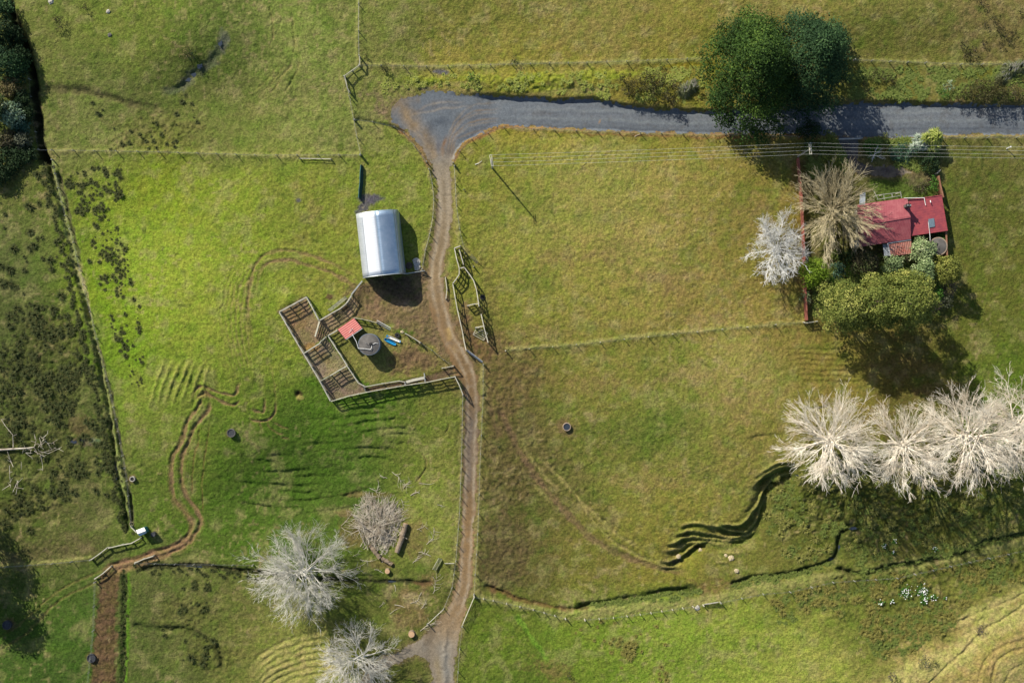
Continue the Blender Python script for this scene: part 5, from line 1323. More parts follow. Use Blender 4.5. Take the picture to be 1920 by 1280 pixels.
leafy('loquat_tree', 'pale broad-leaved tree growing over the round tank by the farmhouse', 'tree', 1731, 470, 2.7, 4.6, L_pale, n=22, size=.34, seed=29)
leafy('loquat_tree', 'tall pale broad-leaved tree between the olive hedge and the yellow-green tree', 'tree', 1733, 508, 2.6, 6, L_pale, n=22, size=.36, seed=30, ell=(.85, 1.35, 0))
leafy('garden_shrub', 'brownish shrub against the rusty porch roof corner', 'shrub', 1696, 484, 1.3, 2.6, L_brown, n=8, size=.24, seed=31, trunk=False)
leafy('hedge_tree', 'large olive green tree at the left end of the big garden hedge', 'tree', 1586, 576, 5.6, 13, L_hedge, zlow=.25, n=75, size=.30, dens=13, seed=32, rs_=(.15, .24))
leafy('hedge_tree', 'large olive green tree in the middle of the big garden hedge', 'tree', 1642, 566, 5.4, 14.5, L_hedge, zlow=.25, n=70, size=.30, dens=13, seed=33, rs_=(.15, .25))
leafy('hedge_tree', 'tallest olive green tree at the right of the big garden hedge', 'tree', 1700, 564, 6.2, 17, L_hedge, zlow=.25, n=90, size=.30, dens=13, seed=34, rs_=(.14, .22))
leafy('hedge_tree', 'yellow-green tree beyond the brown fence at the right of the garden', 'tree', 1778, 505, 2.9, 7.5, L_yel, n=26, size=.32, seed=35)
leafy('garden_shrub', 'purple-grey bare shrub under the yellow-green tree at the garden corner', 'shrub', 1780, 541, 1.8, 4, L_purp, n=12, size=.2, seed=36, trunk=False)
leafy('garden_shrub', 'olive grey shrub at the lower right tip of the big garden hedge', 'shrub', 1775, 565, 1.6, 3.2, L_grey, n=10, size=.26, seed=37, trunk=False)
leafy('climber', 'bright green ivy clump between the tallest hedge tree and the purple-grey shrub', 'climber', 1758, 552, 1.5, 4, L_green, n=10, size=.24, seed=38, trunk=False, ell=(.7, 1.7, 0))
leafy('garden_shrub', 'brown twiggy shrub under the right end of the olive hedge', 'shrub', 1742, 572, 2.2, 3, L_purp, n=12, size=.22, seed=39, trunk=False, ell=(1.3, .7, 0))
leafy('garden_shrub', 'dark climbing foliage around the tank and brown fence', 'climber', 1766, 445, 1.3, 1.8, L_green, n=8, size=.24, seed=40, trunk=False, ell=(1.2, .8, 0))

# ---- hedge belt upper left
hb = [(12, 118, 3.6, 8, L_pineb, 'dark blue-green tree in the left hedge belt, above the tan shrub'), (40, 108, 2.4, 6, L_dark, 'pointed dark tree bulging right out of the left hedge belt'), (18, 162, 2.5, 4.5, L_tan, 'tan brown round shrub in the left hedge belt'),
      (20, 213, 2.7, 6, L_gum, 'silver-green gum tree in the left hedge belt'), (38, 262, 1.9, 4, L_grey, 'grey olive round shrub low in the left hedge belt'), (12, 262, 2.2, 4, L_brown, 'brownish shrub at the left edge beside the grey olive shrub'),
      (40, 185, 1.9, 3.5, L_dark, 'dark shrub between the tan shrub and the gum tree in the left belt'), (4, 60, 2.8, 8, L_dark, 'dark tree at the left edge near the top of the hedge belt'), (2, 18, 2.4, 7, L_pineb, 'dark blue-green tree in the very top left corner'),
      (40, 236, 1.9, 3.2, L_teal, 'blue-green leafy shrub just right of and below the gum tree'), (22, 292, 3.2, 3.4, L_dark, 'dark low thicket at the foot of the left hedge belt'), (52, 290, 1.8, 2.4, L_dark, 'small dark thicket at the fence corner below the hedge belt'), (-14, 200, 3.4, 9, L_dark, 'tall dark tree cut by the left edge behind the gum tree'),
      (26, 70, 2.2, 5, L_dark, 'dark tree between the top corner and the pointed tree in the left belt'), (8, 92, 2.6, 6, L_dark, 'black-green tree at the left edge above the blue-green tree'), (30, 140, 2.0, 4, L_pineb, 'blue-green shrub just above and right of the tan shrub'),
      (48, 212, 1.7, 3, L_dark, 'narrow dark shrub between the gum tree and the black drain'), (-12, 320, 3.5, 5, L_dark, 'dark tree cut by the left edge below the hedge belt')]
for k, (u, v, r, h, m, lb) in enumerate(hb): leafy('belt_tree', lb, 'tree', u, v, r, h * .62, m, zlow=.1, n=22, size=.34, dens=10, seed=60 + k, spiky=.15)
for k, (u, v) in enumerate(((-95, 985), (-70, 1100), (-120, 1060))):
    leafy('shade_tree', ['tree beyond the left edge casting the upper lobe of shade on the grass', 'tree beyond the left edge casting the lower lobe of shade on the grass', 'tree beyond the left edge behind the other shade trees'][k], 'tree', u, v, 5, 11, L_dark, n=30, size=.4, dens=6, seed=80 + k)

# ---- gorse and scrub
gz = [(1173, 152, 1.9, 2.2), (1200, 162, 2.1, 2.4), (1213, 144, 1.6, 2.0), (1236, 150, 2.0, 2.4), (1224, 168, 1.9, 2.4), (1252, 182, 1.7, 2.2), (1263, 160, 1.5, 1.8), (1180, 172, 1.4, 1.8), (1262, 192, 1.3, 2.2)]
for k, (u, v, r, h) in enumerate(gz): leafy('gorse_bush', 'dark brown-green gorse bush in the thicket on the verge left of the tall pines', 'shrub', u, v, r, h, L_gorse, n=10, size=.22, dens=10, seed=100 + k, trunk=False, group='gorse bushes on the verge left of the pines')
gz = [(1815, 172, 1.8, 2.2), (1835, 178, 2.2, 2.6), (1858, 170, 2.1, 2.4), (1878, 180, 2.2, 2.6), (1900, 172, 2.2, 2.6), (1850, 184, 1.8, 2.6), (1838, 160, 1.6, 2.0), (1917, 184, 1.8, 2.6), (1868, 158, 1.7, 2.2), (1800, 186, 1.2, 1.6)]
for k, (u, v, r, h) in enumerate(gz): leafy('gorse_bush', 'brown-green gorse bush in the thicket above the road at the far right', 'shrub', u, v, r, h, L_gorse, n=10, size=.22, dens=10, seed=120 + k, trunk=False, group='gorse bushes on the verge at far right')
gz = [(1640, 142, 1.5, 1.5), (1660, 144, 1.5, 1.5), (1675, 150, 1.2, 1.2), (1622, 158, 1.0, 1.1)]
for k, (u, v, r, h) in enumerate(gz): leafy('gorse_bush', 'low dark gorse bush on the verge just right of the pines', 'shrub', u, v, r, h, L_gorse, n=8, size=.22, dens=9, seed=140 + k, trunk=False, group='gorse bushes right of the pines')
gz = [(1806, 84, 1.2, 1.4), (1822, 98, 1.5, 1.6), (1812, 104, 1.3, 1.4), (1830, 92, 1.0, 1.2), (1846, 80, .9, 1.1), (1868, 36, 1.3, 1.5), (1848, 44, .9, 1.1), (1874, 56, 1.0, 1.1), (1888, 64, 1.1, 1.3), (1900, 60, .9, 1.1), (1880, 84, .9, 1.0), (1842, 3, 1.4, 1.4), (1917, 22, 1.0, 1.6), (1893, 76, .8, .9)]
for k, (u, v, r, h) in enumerate(gz): leafy('scrub_bush', 'dark scrubby bush on the slope in the upper right corner', 'shrub', u, v, r, h, L_gorse, n=7, size=.2, dens=9, seed=160 + k, trunk=False, group='scrub bushes on the upper right slope')
for k, (u, v, r, h, m, lb) in enumerate(((112, 46, 1.5, 1.6, L_gorse, 'round dark bush on the top left paddock'), (104, 34, .7, .8, L_gorse, 'tiny dark bush just above the round bush in the top left paddock'), (158, 14, 1.0, 1.3, L_gorse, 'small dark bush near the top edge, top left paddock'), (347, 100, 1.6, 1.9, L_tan, 'brown bush above the dark pool in the top left paddock'), (361, 104, 1.3, 1.7, L_dark, 'dark bush right beside the brown bush above the pool'),
                                         (721, 126, 1.1, 1.4, L_gorse, 'round brown bush on the verge fence near the corner rails'), (685, 103, .8, .8, L_hedge, 'small round bush on the fence line above the corner rails'), (883, 142, 1.2, 1.3, L_green, 'dark green round bush on the bright verge above the road end'),
                                         (965, 112, .95, 1.3, L_dark, 'small dark bush on the verge fence above the road'), (1240, 123, .9, 1.0, L_hedge, 'small green bush on the verge fence left of the pines'), (1780, 162, 1.3, 1.2, L_gum, 'pale silvery shrub on the verge right of the pines'),
                                         (901, 581, 1.1, 2.0, L_tan, 'round tan bush growing in the right side of the old cattle race'), (872, 357, .38, .6, L_teal, 'tiny dark green bush in the paddock right of the track'), (1770, 175, 1.4, 1.2, L_green, 'low green bush below the pale silvery shrub'),
                                         (1838, 1181, 1.2, 1.0, L_purp, 'dead grey bush on the straw-coloured ridge, lower right'), (1734, 1240, 1.6, 1.4, L_grey, 'grey-green thorn bush on the straw slope, lower right'), (1754, 1243, .8, .8, L_dark, 'small dark bush right of the grey-green thorn bush'), (1672, 1266, 1.0, .8, L_purp, 'pale dead bush at the bottom edge'),
                                         (1684, 1278, .9, .8, L_dark, 'dark bush at the bottom edge beside the pale dead bush'), (1068, 1266, .9, .9, L_dark, 'dark bush near the bottom edge in the lower paddock'), (936, 836, .5, .7, L_dark, 'tiny dark thistle right of the lower track'))):
    leafy('bush', lb, 'shrub', u, v, r, h, m, n=8, size=.2, dens=10, seed=200 + k, trunk=False)

L_blade = mat_leaf('pampas_blades', (.06, .08, .03), (.16, .18, .08), (.3, .3, .18))
L_plume = mat_leaf('pampas_plumes', (.50, .46, .36), (.72, .68, .56))
def pampas(label, u, v, R, h, nb, npl, seed, group=None):
    root = spiky_plant('pampas_grass', label, 'grass clump', u, v, R, .3, L_blade, n=nb, seed=seed, heads=1, wid=.07, trunk=False, group=group)
    rr = np.random.RandomState(seed); b = root.location; Vs = []
    for k in range(npl):
        a = rr.uniform(0, 6.28); d_ = R * .5 * rr.rand(); p0 = np.array([d_ * math.cos(a), d_ * math.sin(a), h * .75]); p1 = p0 + np.array([.25 * rr.uniform(-1, 1) + .2, .5 * rr.rand() + .3, .5])
        for s_ in (0, 1):
            w2 = (np.array([.11, 0, 0]) if s_ else np.array([0, .05, .11])); m_ = (p0 + p1) / 2; Vs.append(np.stack([p0, m_ - w2, p1, m_ + w2]))
    V_ = np.concatenate(Vs); o = mesh_obj('plume', V_, np.arange(len(V_)).reshape(-1, 4), L_plume, root); set_v(o, np.random.RandomState(1).rand(len(V_) // 4)); return root
pampas('pampas clump with pale plumes between the gorse and the left pine', 1284, 170, 1.9, 2.0, 500, 14, 5); pampas('second pale pampas clump, touching the left pine', 1298, 162, 1.7, 2.2, 400, 22, 6)
pampas('large pampas clump with white plumes at the far right edge above the road', 1893, 132, 2.2, 2.4, 600, 26, 7); pampas('pampas clump with white plumes just left of the large one', 1878, 148, 1.6, 2.0, 400, 8, 8); pampas('pampas clump cut by the right edge above the road', 1914, 126, 1.8, 2.4, 500, 24, 9)

# ---- bare trees
def segs_mesh(S, n=3):
    """S rows: p0 p1 r0 r1 -> prisms"""
    S = np.array(S, np.float64); p0, p1, r0, r1 = S[:, :3], S[:, 3:6], S[:, 6:7], S[:, 7:8]
    t = p1 - p0; t /= np.linalg.norm(t, axis=1)[:, None] + 1e-9
    up = np.where(np.abs(t[:, 2:3]) > .9, np.array([[1., 0, 0]]), np.array([[0, 0, 1.]]))
    a = np.cross(t, up); a /= np.linalg.norm(a, axis=1)[:, None] + 1e-9; b = np.cross(t, a)
    rings = []
    for p, r in ((p0, r0), (p1, r1)):
        for k in range(n): rings.append(p + (a * math.cos(6.2832 * k / n) + b * math.sin(6.2832 * k / n)) * r)
    V_ = np.stack(rings, 1).reshape(-1, 3); m = len(S); base = (np.arange(m) * 2 * n)[:, None]
    F_ = np.concatenate([base + np.array([k, (k + 1) % n, n + (k + 1) % n, n + k])[None] for k in range(n)], 0)
    return V_, F_
def bare_tree(label, u, v, R, h, mat, seed, name='bare_tree', limbs=26, lean=(0, 0), twig=.026, bark=None, kids=(8, 6, 4), hmid=.5, gnarl=.09, el0=.18, el1=1.2, fork=(.30, .62), sx=1.0, sy=1.0, t0=.18):
    """bare deciduous crown: stem, limbs, branches, twigs fanning outwards. u,v: crown middle as read at mid height"""
    rng = random.Random(seed); q = P(u, v, h * hmid); x, y = q.x - lean[0], q.y - lean[1]; zg = GZ(x, y)
    root = empty(name, (x, y, zg), label, 'tree'); TR = []; CRN = []
    def wander(p, d_, L, r, nseg, out, bend, r_end=.35):
        pts = [(p.copy(), r, d_.copy())]
        for k in range(nseg):
            d_ = (d_ + Vector((rng.gauss(0, bend), rng.gauss(0, bend), rng.gauss(0, bend) * .6))).normalized()
            p2 = p + d_ * (L / nseg); r2 = r * (1 - (1 - r_end) * (k + 1) / nseg)
            out.append((*p, *p2, pts[-1][1], r2)); pts.append((p2.copy(), r2, d_.copy())); p = p2
        return pts
    def side_of(d_, zs=.7):
        a_ = Vector((rng.gauss(0, 1), rng.gauss(0, 1), rng.gauss(0, zs))); return (a_ - d_ * a_.dot(d_)).normalized()
    st = wander(Vector((0, 0, -.3)), Vector((lean[0] / h * 2, lean[1] / h * 2, 1)).normalized(), h * .66, h * .024, 8, TR, .05, .3)
    for i in range(limbs):
        f = (i + .5) / limbs; k = min(7, int((t0 + (.98 - t0) * f) * 8)); p = st[k][0].lerp(st[k + 1][0], rng.random()); r = st[k][1]
        a = i * 2.39996 + rng.uniform(-.35, .35); el = el0 + (el1 - el0) * f ** 1.3 + rng.uniform(-.1, .1)
        reach = R * rng.uniform(.82, 1.08) * (1 - .45 * f ** 3); L = min(reach / max(.3, math.cos(el)), (h - p.z) / max(.08, math.sin(el)) * 1.05)
        d_ = Vector((math.cos(a) * math.cos(el) * sx, math.sin(a) * math.cos(el) * sy, math.sin(el)))
        L *= d_.length; d_.normalize()
        lim = wander(p, d_, L * .86, max(.09, r * .6), 7, TR, gnarl * .7, .22)
        for j in range(kids[0]):
            ff = .22 + .78 * (j + rng.random()) / kids[0]; k2 = min(7, max(1, round(ff * 7))); p2, r2, d2 = lim[k2]
            d3 = (d2 + side_of(d2) * rng.uniform(*fork)).normalized(); L3 = L * rng.uniform(.26, .48) * (1.2 - .5 * ff)
            br = wander(p2, d3, L3, max(.042, r2 * .6), 4, CRN, gnarl, .5)
            for m_ in range(kids[1]):
                p4, r4, d4 = br[rng.randint(1, 4)]; d5 = (d4 + side_of(d4) * rng.uniform(*fork)).normalized(); L5 = L3 * rng.uniform(.35, .65)
                tw = wander(p4, d5, L5, max(twig, r4 * .55), 2, CRN, gnarl, .6)
                for t_ in range(kids[2]):
                    p6, r6, d6 = tw[rng.randint(0, 2)]; d7 = (d6 + side_of(d6, .9) * rng.uniform(*fork)).normalized(); wander(p6, d7, L5 * rng.uniform(.35, .65), twig * .8, 1, CRN, .1, .6)
    V_, F_ = segs_mesh(TR, 6); mesh_obj('trunk', V_, F_, bark or mat, root)
    V_, F_ = segs_mesh(CRN, 3); mesh_obj('crown', V_, F_, mat, root)
    return root
bare_tree('white bare poplar at the left end of the lower right row', 1566, 830, 8.3, 17, M_twigW, 1, limbs=40, kids=(8, 5, 3), twig=.028, gnarl=.07, hmid=.62, t0=.34, el0=.0)
bare_tree('smaller white bare poplar, second from the left in the lower right row', 1700, 836, 8.0, 15.5, M_twigW, 2, limbs=34, kids=(8, 5, 3), twig=.028, gnarl=.07, hmid=.62, t0=.34, el0=.0)
bare_tree('large white bare poplar, third from the left in the lower right row', 1822, 826, 9.1, 18, M_twigW, 3, limbs=44, kids=(8, 5, 3), twig=.028, gnarl=.07, hmid=.62, t0=.34, el0=.0)
bare_tree('white bare poplar cut by the right edge at the end of the row', 1930, 802, 9.0, 17, M_twigW, 4, limbs=38, kids=(8, 5, 3), twig=.028, gnarl=.07, hmid=.62, t0=.34, el0=.0)
bare_tree('big tan bare tree with fanned branches beside the farmhouse', 1572, 390, 7.2, 9, M_twigT, 5, limbs=44, kids=(8, 6, 3), gnarl=.05, fork=(.24, .5), hmid=.55, el0=.12, el1=1.35, twig=.032, sy=1.12)
bare_tree('silvery bare tree outside the red fence, left of the tan one', 1460, 463, 5.3, 7.5, M_twigS, 6, limbs=26, kids=(8, 6, 4), gnarl=.2, fork=(.4, .9), hmid=.55, sy=1.3)
bare_tree('grey bushy bare tree in the lower left, below the field', 552, 1078, 8.4, 11, M_twigG, 7, limbs=36, kids=(8, 6, 4), gnarl=.13, fork=(.35, .85), twig=.021, hmid=.5, lean=(-3.0, -.4))
bare_tree('grey bare tree at the bottom edge beside the track fork', 650, 1250, 6.8, 10, M_twigG, 8, limbs=25, kids=(8, 6, 4), gnarl=.13, fork=(.35, .85), twig=.021, hmid=.5, lean=(-3.4, -.8))
bare_tree('small grey leafless shrub in the garden under the cables', 1640, 290, 1.5, 2.2, M_twigS, 9, name='bare_shrub', limbs=9, kids=(4, 3, 2), twig=.02)

# ---- brush pile, logs, fallen branches
def sticks(name, label, cat, u, v, items, mat, group=None, parent=None):
    pass
rng = random.Random(21); c = ground(712, 992); root = empty('brush_pile', c, 'big heap of bleached branches stacked on the grass between field and track', 'brush pile')
S = []
for k in range(1150):
    a = rng.uniform(0, 6.283); rim = 1 + .22 * math.sin(3 * a + .6) + .12 * math.sin(7 * a); rad = 5.2 * rim * rng.random() ** .62
    px_, py_ = rad * math.cos(a) * .86, rad * math.sin(a) * 1.12 + .5
    if py_ < -1.5: px_ = px_ * max(.25, 1 + (py_ + 1.5) * .22) + (-(py_ + 1.5)) * .32
    hh = 1.7 * max(.05, 1 - (rad / 6.0) ** 2) * (.65 + .35 * math.sin(px_ * 1.3 + 1) * math.cos(py_)) * rng.random() ** .5 + .06; L = rng.uniform(.7, 3.2); ang = math.pi / 2 + .35 * px_ / 4 * -1 + rng.gauss(0, .6); el = rng.gauss(.05, .2)
    d_ = Vector((math.cos(ang) * math.cos(el), math.sin(ang) * math.cos(el), math.sin(el))); p = Vector((px_, py_, hh)) - d_ * L / 2; r = rng.choice((.018, .022, .03, .035, .05, .08))
    for j in range(3):
        q = p + d_ * (L / 3); S.append((*p, *q, r * (1 - .25 * j), r * (1 - .25 * (j + 1)))); p = q; d_ = (d_ + Vector((rng.gauss(0, .25), rng.gauss(0, .25), rng.gauss(0, .1)))).normalized()
for k in range(120):   # splayed ends round the rim
    a = rng.uniform(.4, 3.3); p = Vector((3.6 * math.cos(a), 4.2 * math.sin(a), .5)); d_ = Vector((math.cos(a) + rng.gauss(0, .35), math.sin(a) + rng.gauss(0, .35), rng.gauss(0, .08))).normalized(); L = rng.uniform(1.5, 3.4)
    for j in range(3): q = p + d_ * L / 3; S.append((*p, *q, .035 - .008 * j, .03 - .008 * j)); p = q; d_ = (d_ + Vector((rng.gauss(0, .2), rng.gauss(0, .2), 0))).normalized()
S = [s for s in S]
V_, F_ = segs_mesh(S, 4); mesh_obj('branches', V_, F_, M_stick, root)
mb = MB()
for k in range(16):
    a = rng.uniform(0, 6.28); p = c + Vector((rng.uniform(-2.6, 2.4), rng.uniform(-3.2, 3), rng.uniform(.4, 1.4))); an = rng.gauss(1.5, .7); L = rng.uniform(2, 4)
    mb.tube(p, p + Vector((math.cos(an) * L, math.sin(an) * L, rng.uniform(-.3, .4))), .12, .07, 7)
mb.build('limbs', M_bark, root)
def log(label, a, b, r, z=None, name='log'):
    A = P(*a, r); B = P(*b, r); root = empty(name, ground((a[0] + b[0]) / 2, (a[1] + b[1]) / 2), label, 'log')
    rr = random.Random(int(a[0])); mb = MB(); n = 7; pv = A; pr = r * rr.uniform(.9, 1.1)
    for k in range(1, n + 1):
        q = A.lerp(B, k / n) + Vector((rr.gauss(0, r * .12), rr.gauss(0, r * .12), 0)); q_r = r * rr.uniform(.82, 1.1); mb.tube(pv, q, pr, q_r, 11, False); pv = q; pr = q_r
    mb.tube(A.lerp(B, .55), A.lerp(B, .5) + Vector((.5, .15, .5)), r * .4, r * .25, 7); mb.tube(A.lerp(B, .2), A.lerp(B, .15) + Vector((-.3, .3, .45)), r * .3, r * .2, 7)
    mb.build('bark', M_log, root)
    mb = MB(); t = (B - A).normalized(); mb.tube(A - t * .02, A + t * .02, r * .93, n=11); mb.tube(pv - t * .03, pv + t * .02, pr * .98, n=11); mb.build('sawn_end', M_logcut, root)
log('thick brown log lying along the right side of the brush pile', (761, 981), (745, 1034), .50)
log('log sticking out of the lower left of the brush pile', (694, 1022), (712, 1046), .40)
log('dark log at the bottom tip of the brush pile', (716, 1046), (735, 1058), .34)
def stump(label, u, v, r, h):
    c = ground(u, v); root = empty('stump', c, label, 'stump'); mb = MB(); mb.lathe(c, [(r * 1.15, -.2), (r, .15), (r * .97, h)], 13); mb.build('bark', M_log, root)
    mb = MB(); mb.lathe(c, [(r * .97, h), (.01, h + .02)], 13); mb.build('cut_top', M_logcut, root)
stump('orange sawn stump below the brush pile', 727, 1069, .48, .8); stump('pinkish sawn stump by the bend of the lower track', 772, 1187, .6, .7)
def branchy(name, label, u, v, L, ang, seed, mat=M_stick, r=.05, kids=5, group=None, cat='branch', up=0.1):
    rr = random.Random(seed); c = ground(u, v); root = empty(name, c, label, cat, group); S = []
    p = Vector((0, 0, .12)); d_ = Vector((math.cos(ang), math.sin(ang), .03)); n = 5
    for k in range(n):
        q = p + d_ * L / n; gz_ = GZ(c.x + q.x, c.y + q.y) - c.z; q.z = gz_ + .12; S.append((*p, *q, r * (1 - .15 * k), r * (1 - .15 * (k + 1))))
        for j in range(2 if kids > 4 else (1 if kids > 0 else 0)):
            s = rr.choice((-1, 1)); a2 = ang + s * rr.uniform(.4, 1.1); l2 = L * rr.uniform(.15, .4); e = q + Vector((math.cos(a2) * l2, math.sin(a2) * l2, rr.uniform(-.03, .3) * up * 10 * .3)); S.append((*q, *e, r * .5, r * .3))
            if kids > 2: e2 = e + Vector((math.cos(a2 + .5) * l2 * .5, math.sin(a2 + .5) * l2 * .5, .02)); S.append((*e, *e2, r * .35, r * .2))
        p = q; d_ = Vector((d_.x + rr.gauss(0, .22), d_.y + rr.gauss(0, .22), 0)).normalized()
    V_, F_ = segs_mesh(S, 4); o = mesh_obj('twigs' if cat != 'x' else 'branch', V_, F_, mat, root); return root
FB = [(735, 884, 4.0, -.7, .05, 5), (726, 896, 1.6, 2.6, .05, 2), (693, 914, 2.4, -.5, .05, 4), (705, 922, 2.0, 1.0, .05, 2), (786, 905, 3.0, -.2, .04, 0), (770, 928, 1.8, .5, .09, 1), (752, 935, 2.6, -1.1, .04, 3), (756, 915, 1.8, .9, .05, 6), (640, 985, 4.8, .75, .05, 2), (640, 988, 3.4, -.6, .04, 3),
      (800, 1020, 3.0, .85, .06, 8), (785, 1035, 1.8, .2, .07, 8), (774, 1055, 2.0, .9, .05, 6), (782, 992, 2.0, .3, .05, 6), (675, 1048, 2.4, -.4, .05, 2), (702, 1067, 1.4, -.05, .06, 1), (662, 1042, 1.6, .5, .04, 2), (674, 1066, .9, 1.0, .04, 0), (740, 1133, 2.0, -.15, .08, 0), (731, 1150, 2.4, .6, .05, 0), (739, 1095, 1.4, -1.0, .06, 0), (711, 1137, 1.3, .5, .04, 1),
      (812, 1112, 3.0, 1.1, .05, 6), (770, 1130, 2.4, .3, .06, 7), (790, 1140, 1.6, .8, .05, 5), (640, 1070, 4.0, .1, .06, 3), (680, 1160, 3.0, -1.1, .04, 1), (788, 1182, 3.4, .7, .06, 5), (728, 1222, 1.4, -.5, .04, 0), (820, 945, 1.2, -.5, .03, 1)]
for k, (u, v, L, a, r, kd) in enumerate(FB):
    branchy('fallen_branch', 'bleached fallen branch on the grass around the brush pile and short drain', u, v, L, a, 300 + k, r=max(r, .045), kids=kd, group='fallen branches around the brush pile')
c = ground(20, 843); root = empty('fallen_tree', c, 'fallen bleached tree reaching in from the left edge over the swampy paddock', 'fallen tree')
mb = MB(); pl_ = [P(-40, 845, .35), P(0, 843, .4), P(30, 841, .4), P(50, 840, .45), P(64, 838, .5)]
for i in range(4): mb.tube(pl_[i], pl_[i + 1], .24 - .035 * i, .205 - .035 * i, 9)
mb.build('trunk', M_stick, root)
S = []; rg_ = random.Random(9)
for (a, b) in (((64, 838), (72, 852)), ((64, 838), (68, 825)), ((68, 825), (64, 813)), ((64, 845), (84, 856)), ((72, 838), (80, 826)), ((80, 826), (84, 818)), ((80, 848), (98, 843)), ((98, 843), (104, 838)), ((84, 826), (96, 836)), ((76, 852), (80, 872)), ((80, 872), (80, 882)), ((14, 846), (20, 864)), ((20, 864), (25, 875)), ((18, 872), (18, 892)), ((18, 892), (20, 905)), ((44, 841), (42, 850)), ((48, 848), (62, 860)), ((25, 838), (24, 815)), ((24, 815), (10, 798)), ((10, 798), (2, 785)), ((20, 908), (4, 918)), ((34, 900), (24, 922)), ((34, 902), (30, 926)), ((40, 870), (40, 880)), ((72, 845), (90, 850)), ((90, 850), (112, 840)), ((70, 830), (82, 842)), ((60, 843), (50, 842)), ((84, 818), (90, 812)), ((96, 832), (104, 826)), ((78, 836), (74, 820))):
    A = P(*a, rg_.uniform(.3, 1.2)) - c; B = P(*b, rg_.uniform(.2, 1.0)) - c; r = .06 if (A - B).length > 1.2 else .04; S.append((*A, *B, r, r * .6))
    for j in range(2):
        m_ = A.lerp(B, rg_.random()); e = m_ + Vector((rg_.gauss(0, .6), rg_.gauss(0, .6), rg_.uniform(-.1, .3))); S.append((*m_, *e, .04, .025))
V_, F_ = segs_mesh(S, 5); mesh_obj('branches', V_, F_, M_stick, root)

# ---- stones, clods
def rock(name, label, u, v, r, mat, seed, cat='stone', group=None, zf=.6):
    rr = np.random.RandomState(seed); c = ground(u, v); vs = []; n = 9; m = 5
    for j in range(m + 1):
        for i in range(n):
            th = math.pi * .55 * (1 - j / m) if j < m else 0; k = r * (1 + rr.uniform(-.22, .22)); vs.append((k * math.sin(th) * math.cos(6.283 * i / n), k * math.sin(th) * math.sin(6.283 * i / n), k * math.cos(th) * zf))
    fs = [(j * n + i, j * n + (i + 1) % n, (j + 1) * n + (i + 1) % n, (j + 1) * n + i) for j in range(m) for i in range(n)]
    o = mesh_obj(name, vs, fs, mat); o.location = c; tag(o, label, cat, group); return o
rock('boulder', 'rounded grey boulder beside the barn gate, upper of two', 781, 491, .75, M_stone, 1, 'boulder'); rock('boulder', 'rounded grey boulder beside the barn gate, lower of two', 782, 500, .7, M_stone, 2, 'boulder')
rock('boulder', 'dark clod pile at the barn corner left of the grey boulders', 767, 498, .7, mat_noise('dark_soil', (.06, .045, .035), (.12, .09, .07), 3, .95, bump=.04), 3, 'soil heap')
rock('stone', 'white stone near the top edge of the top left paddock', 96, 4, .5, M_concL, 4); rock('stone', 'pale round stone with a dark shadow, top left paddock', 203, 22, .42, M_concL, 5); rock('stone', 'small grey stone below the pale round one, top left paddock', 206, 66, .4, M_conc, 6)
rock('clod', 'dried clay clod with a shadow below the stepped bank', 1371, 1046, .55, M_clod, 7, 'clod'); rock('clod', 'orange clay clod in the dark hollow of the stepped bank', 1272, 1043, .45, M_clod, 8, 'clod'); rock('clod', 'flat tan clod in the hollow under the stepped bank', 1313, 1031, .4, M_clod, 9, 'clod')
rock('stone', 'white stone just below the small white gate', 1307, 1139, .5, M_concL, 10); rock('clod', 'pale clod on the grass below the stepped bank, lower one', 1381, 1070, .45, M_clod, 11, 'clod'); rock('clod', 'pale clod left of the swampy corner', 1361, 1041, .35, M_clod, 12, 'clod')
rock('stone', 'pale stone by the tip of the white rail in the tank yard', 754, 622, .35, M_clod, 13)
branchy('fallen_branch', 'bent white stick lying left of the lone power pole', 891, 309, 1.5, .45, 77, M_white, r=.07, kids=0)
branchy('fallen_branch', 'pale stick lying on the road edge below the gravel road', 1190, 257, 1.4, .65, 78, M_stick, r=.08, kids=0)

# ---- rushes, tussocks and weeds: individual plants sharing a few shapes
def tuft_mesh(name, R, h, n, mat, seed, wid=.07, droop=.5):
    rr = np.random.RandomState(seed); Vs = []; vals = []
    for k in range(n):
        a = rr.uniform(0, 6.283); e = rr.uniform(.35, 1.45); l = h * rr.uniform(.7, 1.1); p0 = np.array([math.cos(a), math.sin(a), 0]) * R * .35 * rr.rand()
        hd = np.array([math.cos(a), math.sin(a), 0]); p1 = p0 + hd * R * .6 * math.cos(e) + np.array([0, 0, l * .75 * math.sin(e)]); p2 = p0 + hd * R * (1.1 * math.cos(e) + .25) + np.array([0, 0, l * (math.sin(e) - .25 * droop)])
        w2 = np.array([-math.sin(a), math.cos(a), 0]) * wid * .5; Vs.append(np.stack([p0 - w2, p0 + w2, p1 + w2, p1 - w2])); Vs.append(np.stack([p1 - w2, p1 + w2, p2 + w2 * .3, p2 - w2 * .3])); v = rr.rand(); vals += [v * .6, min(1, v * .6 + .35)]
    V_ = np.concatenate(Vs); o = mesh_obj(name, V_, np.arange(len(V_)).reshape(-1, 4), mat); set_v(o, vals); me = o.data; bpy.data.objects.remove(o); return me
L_rush = mat_leaf('rush_blades', (.020, .034, .012), (.075, .095, .028), (.17, .15, .05))
L_tuss = mat_leaf('tussock_blades', (.10, .12, .03), (.26, .26, .06), (.42, .38, .14))
L_weed = mat_leaf('weed_leaves', (.08, .12, .025), (.17, .22, .045), (.28, .30, .09))
L_golden = mat_leaf('golden_tussock', (.13, .13, .03), (.27, .25, .06), (.44, .38, .13))
RUSH = [tuft_mesh('rush_tuft', .60, .6, 60, L_rush, s, .085) for s in range(4)]
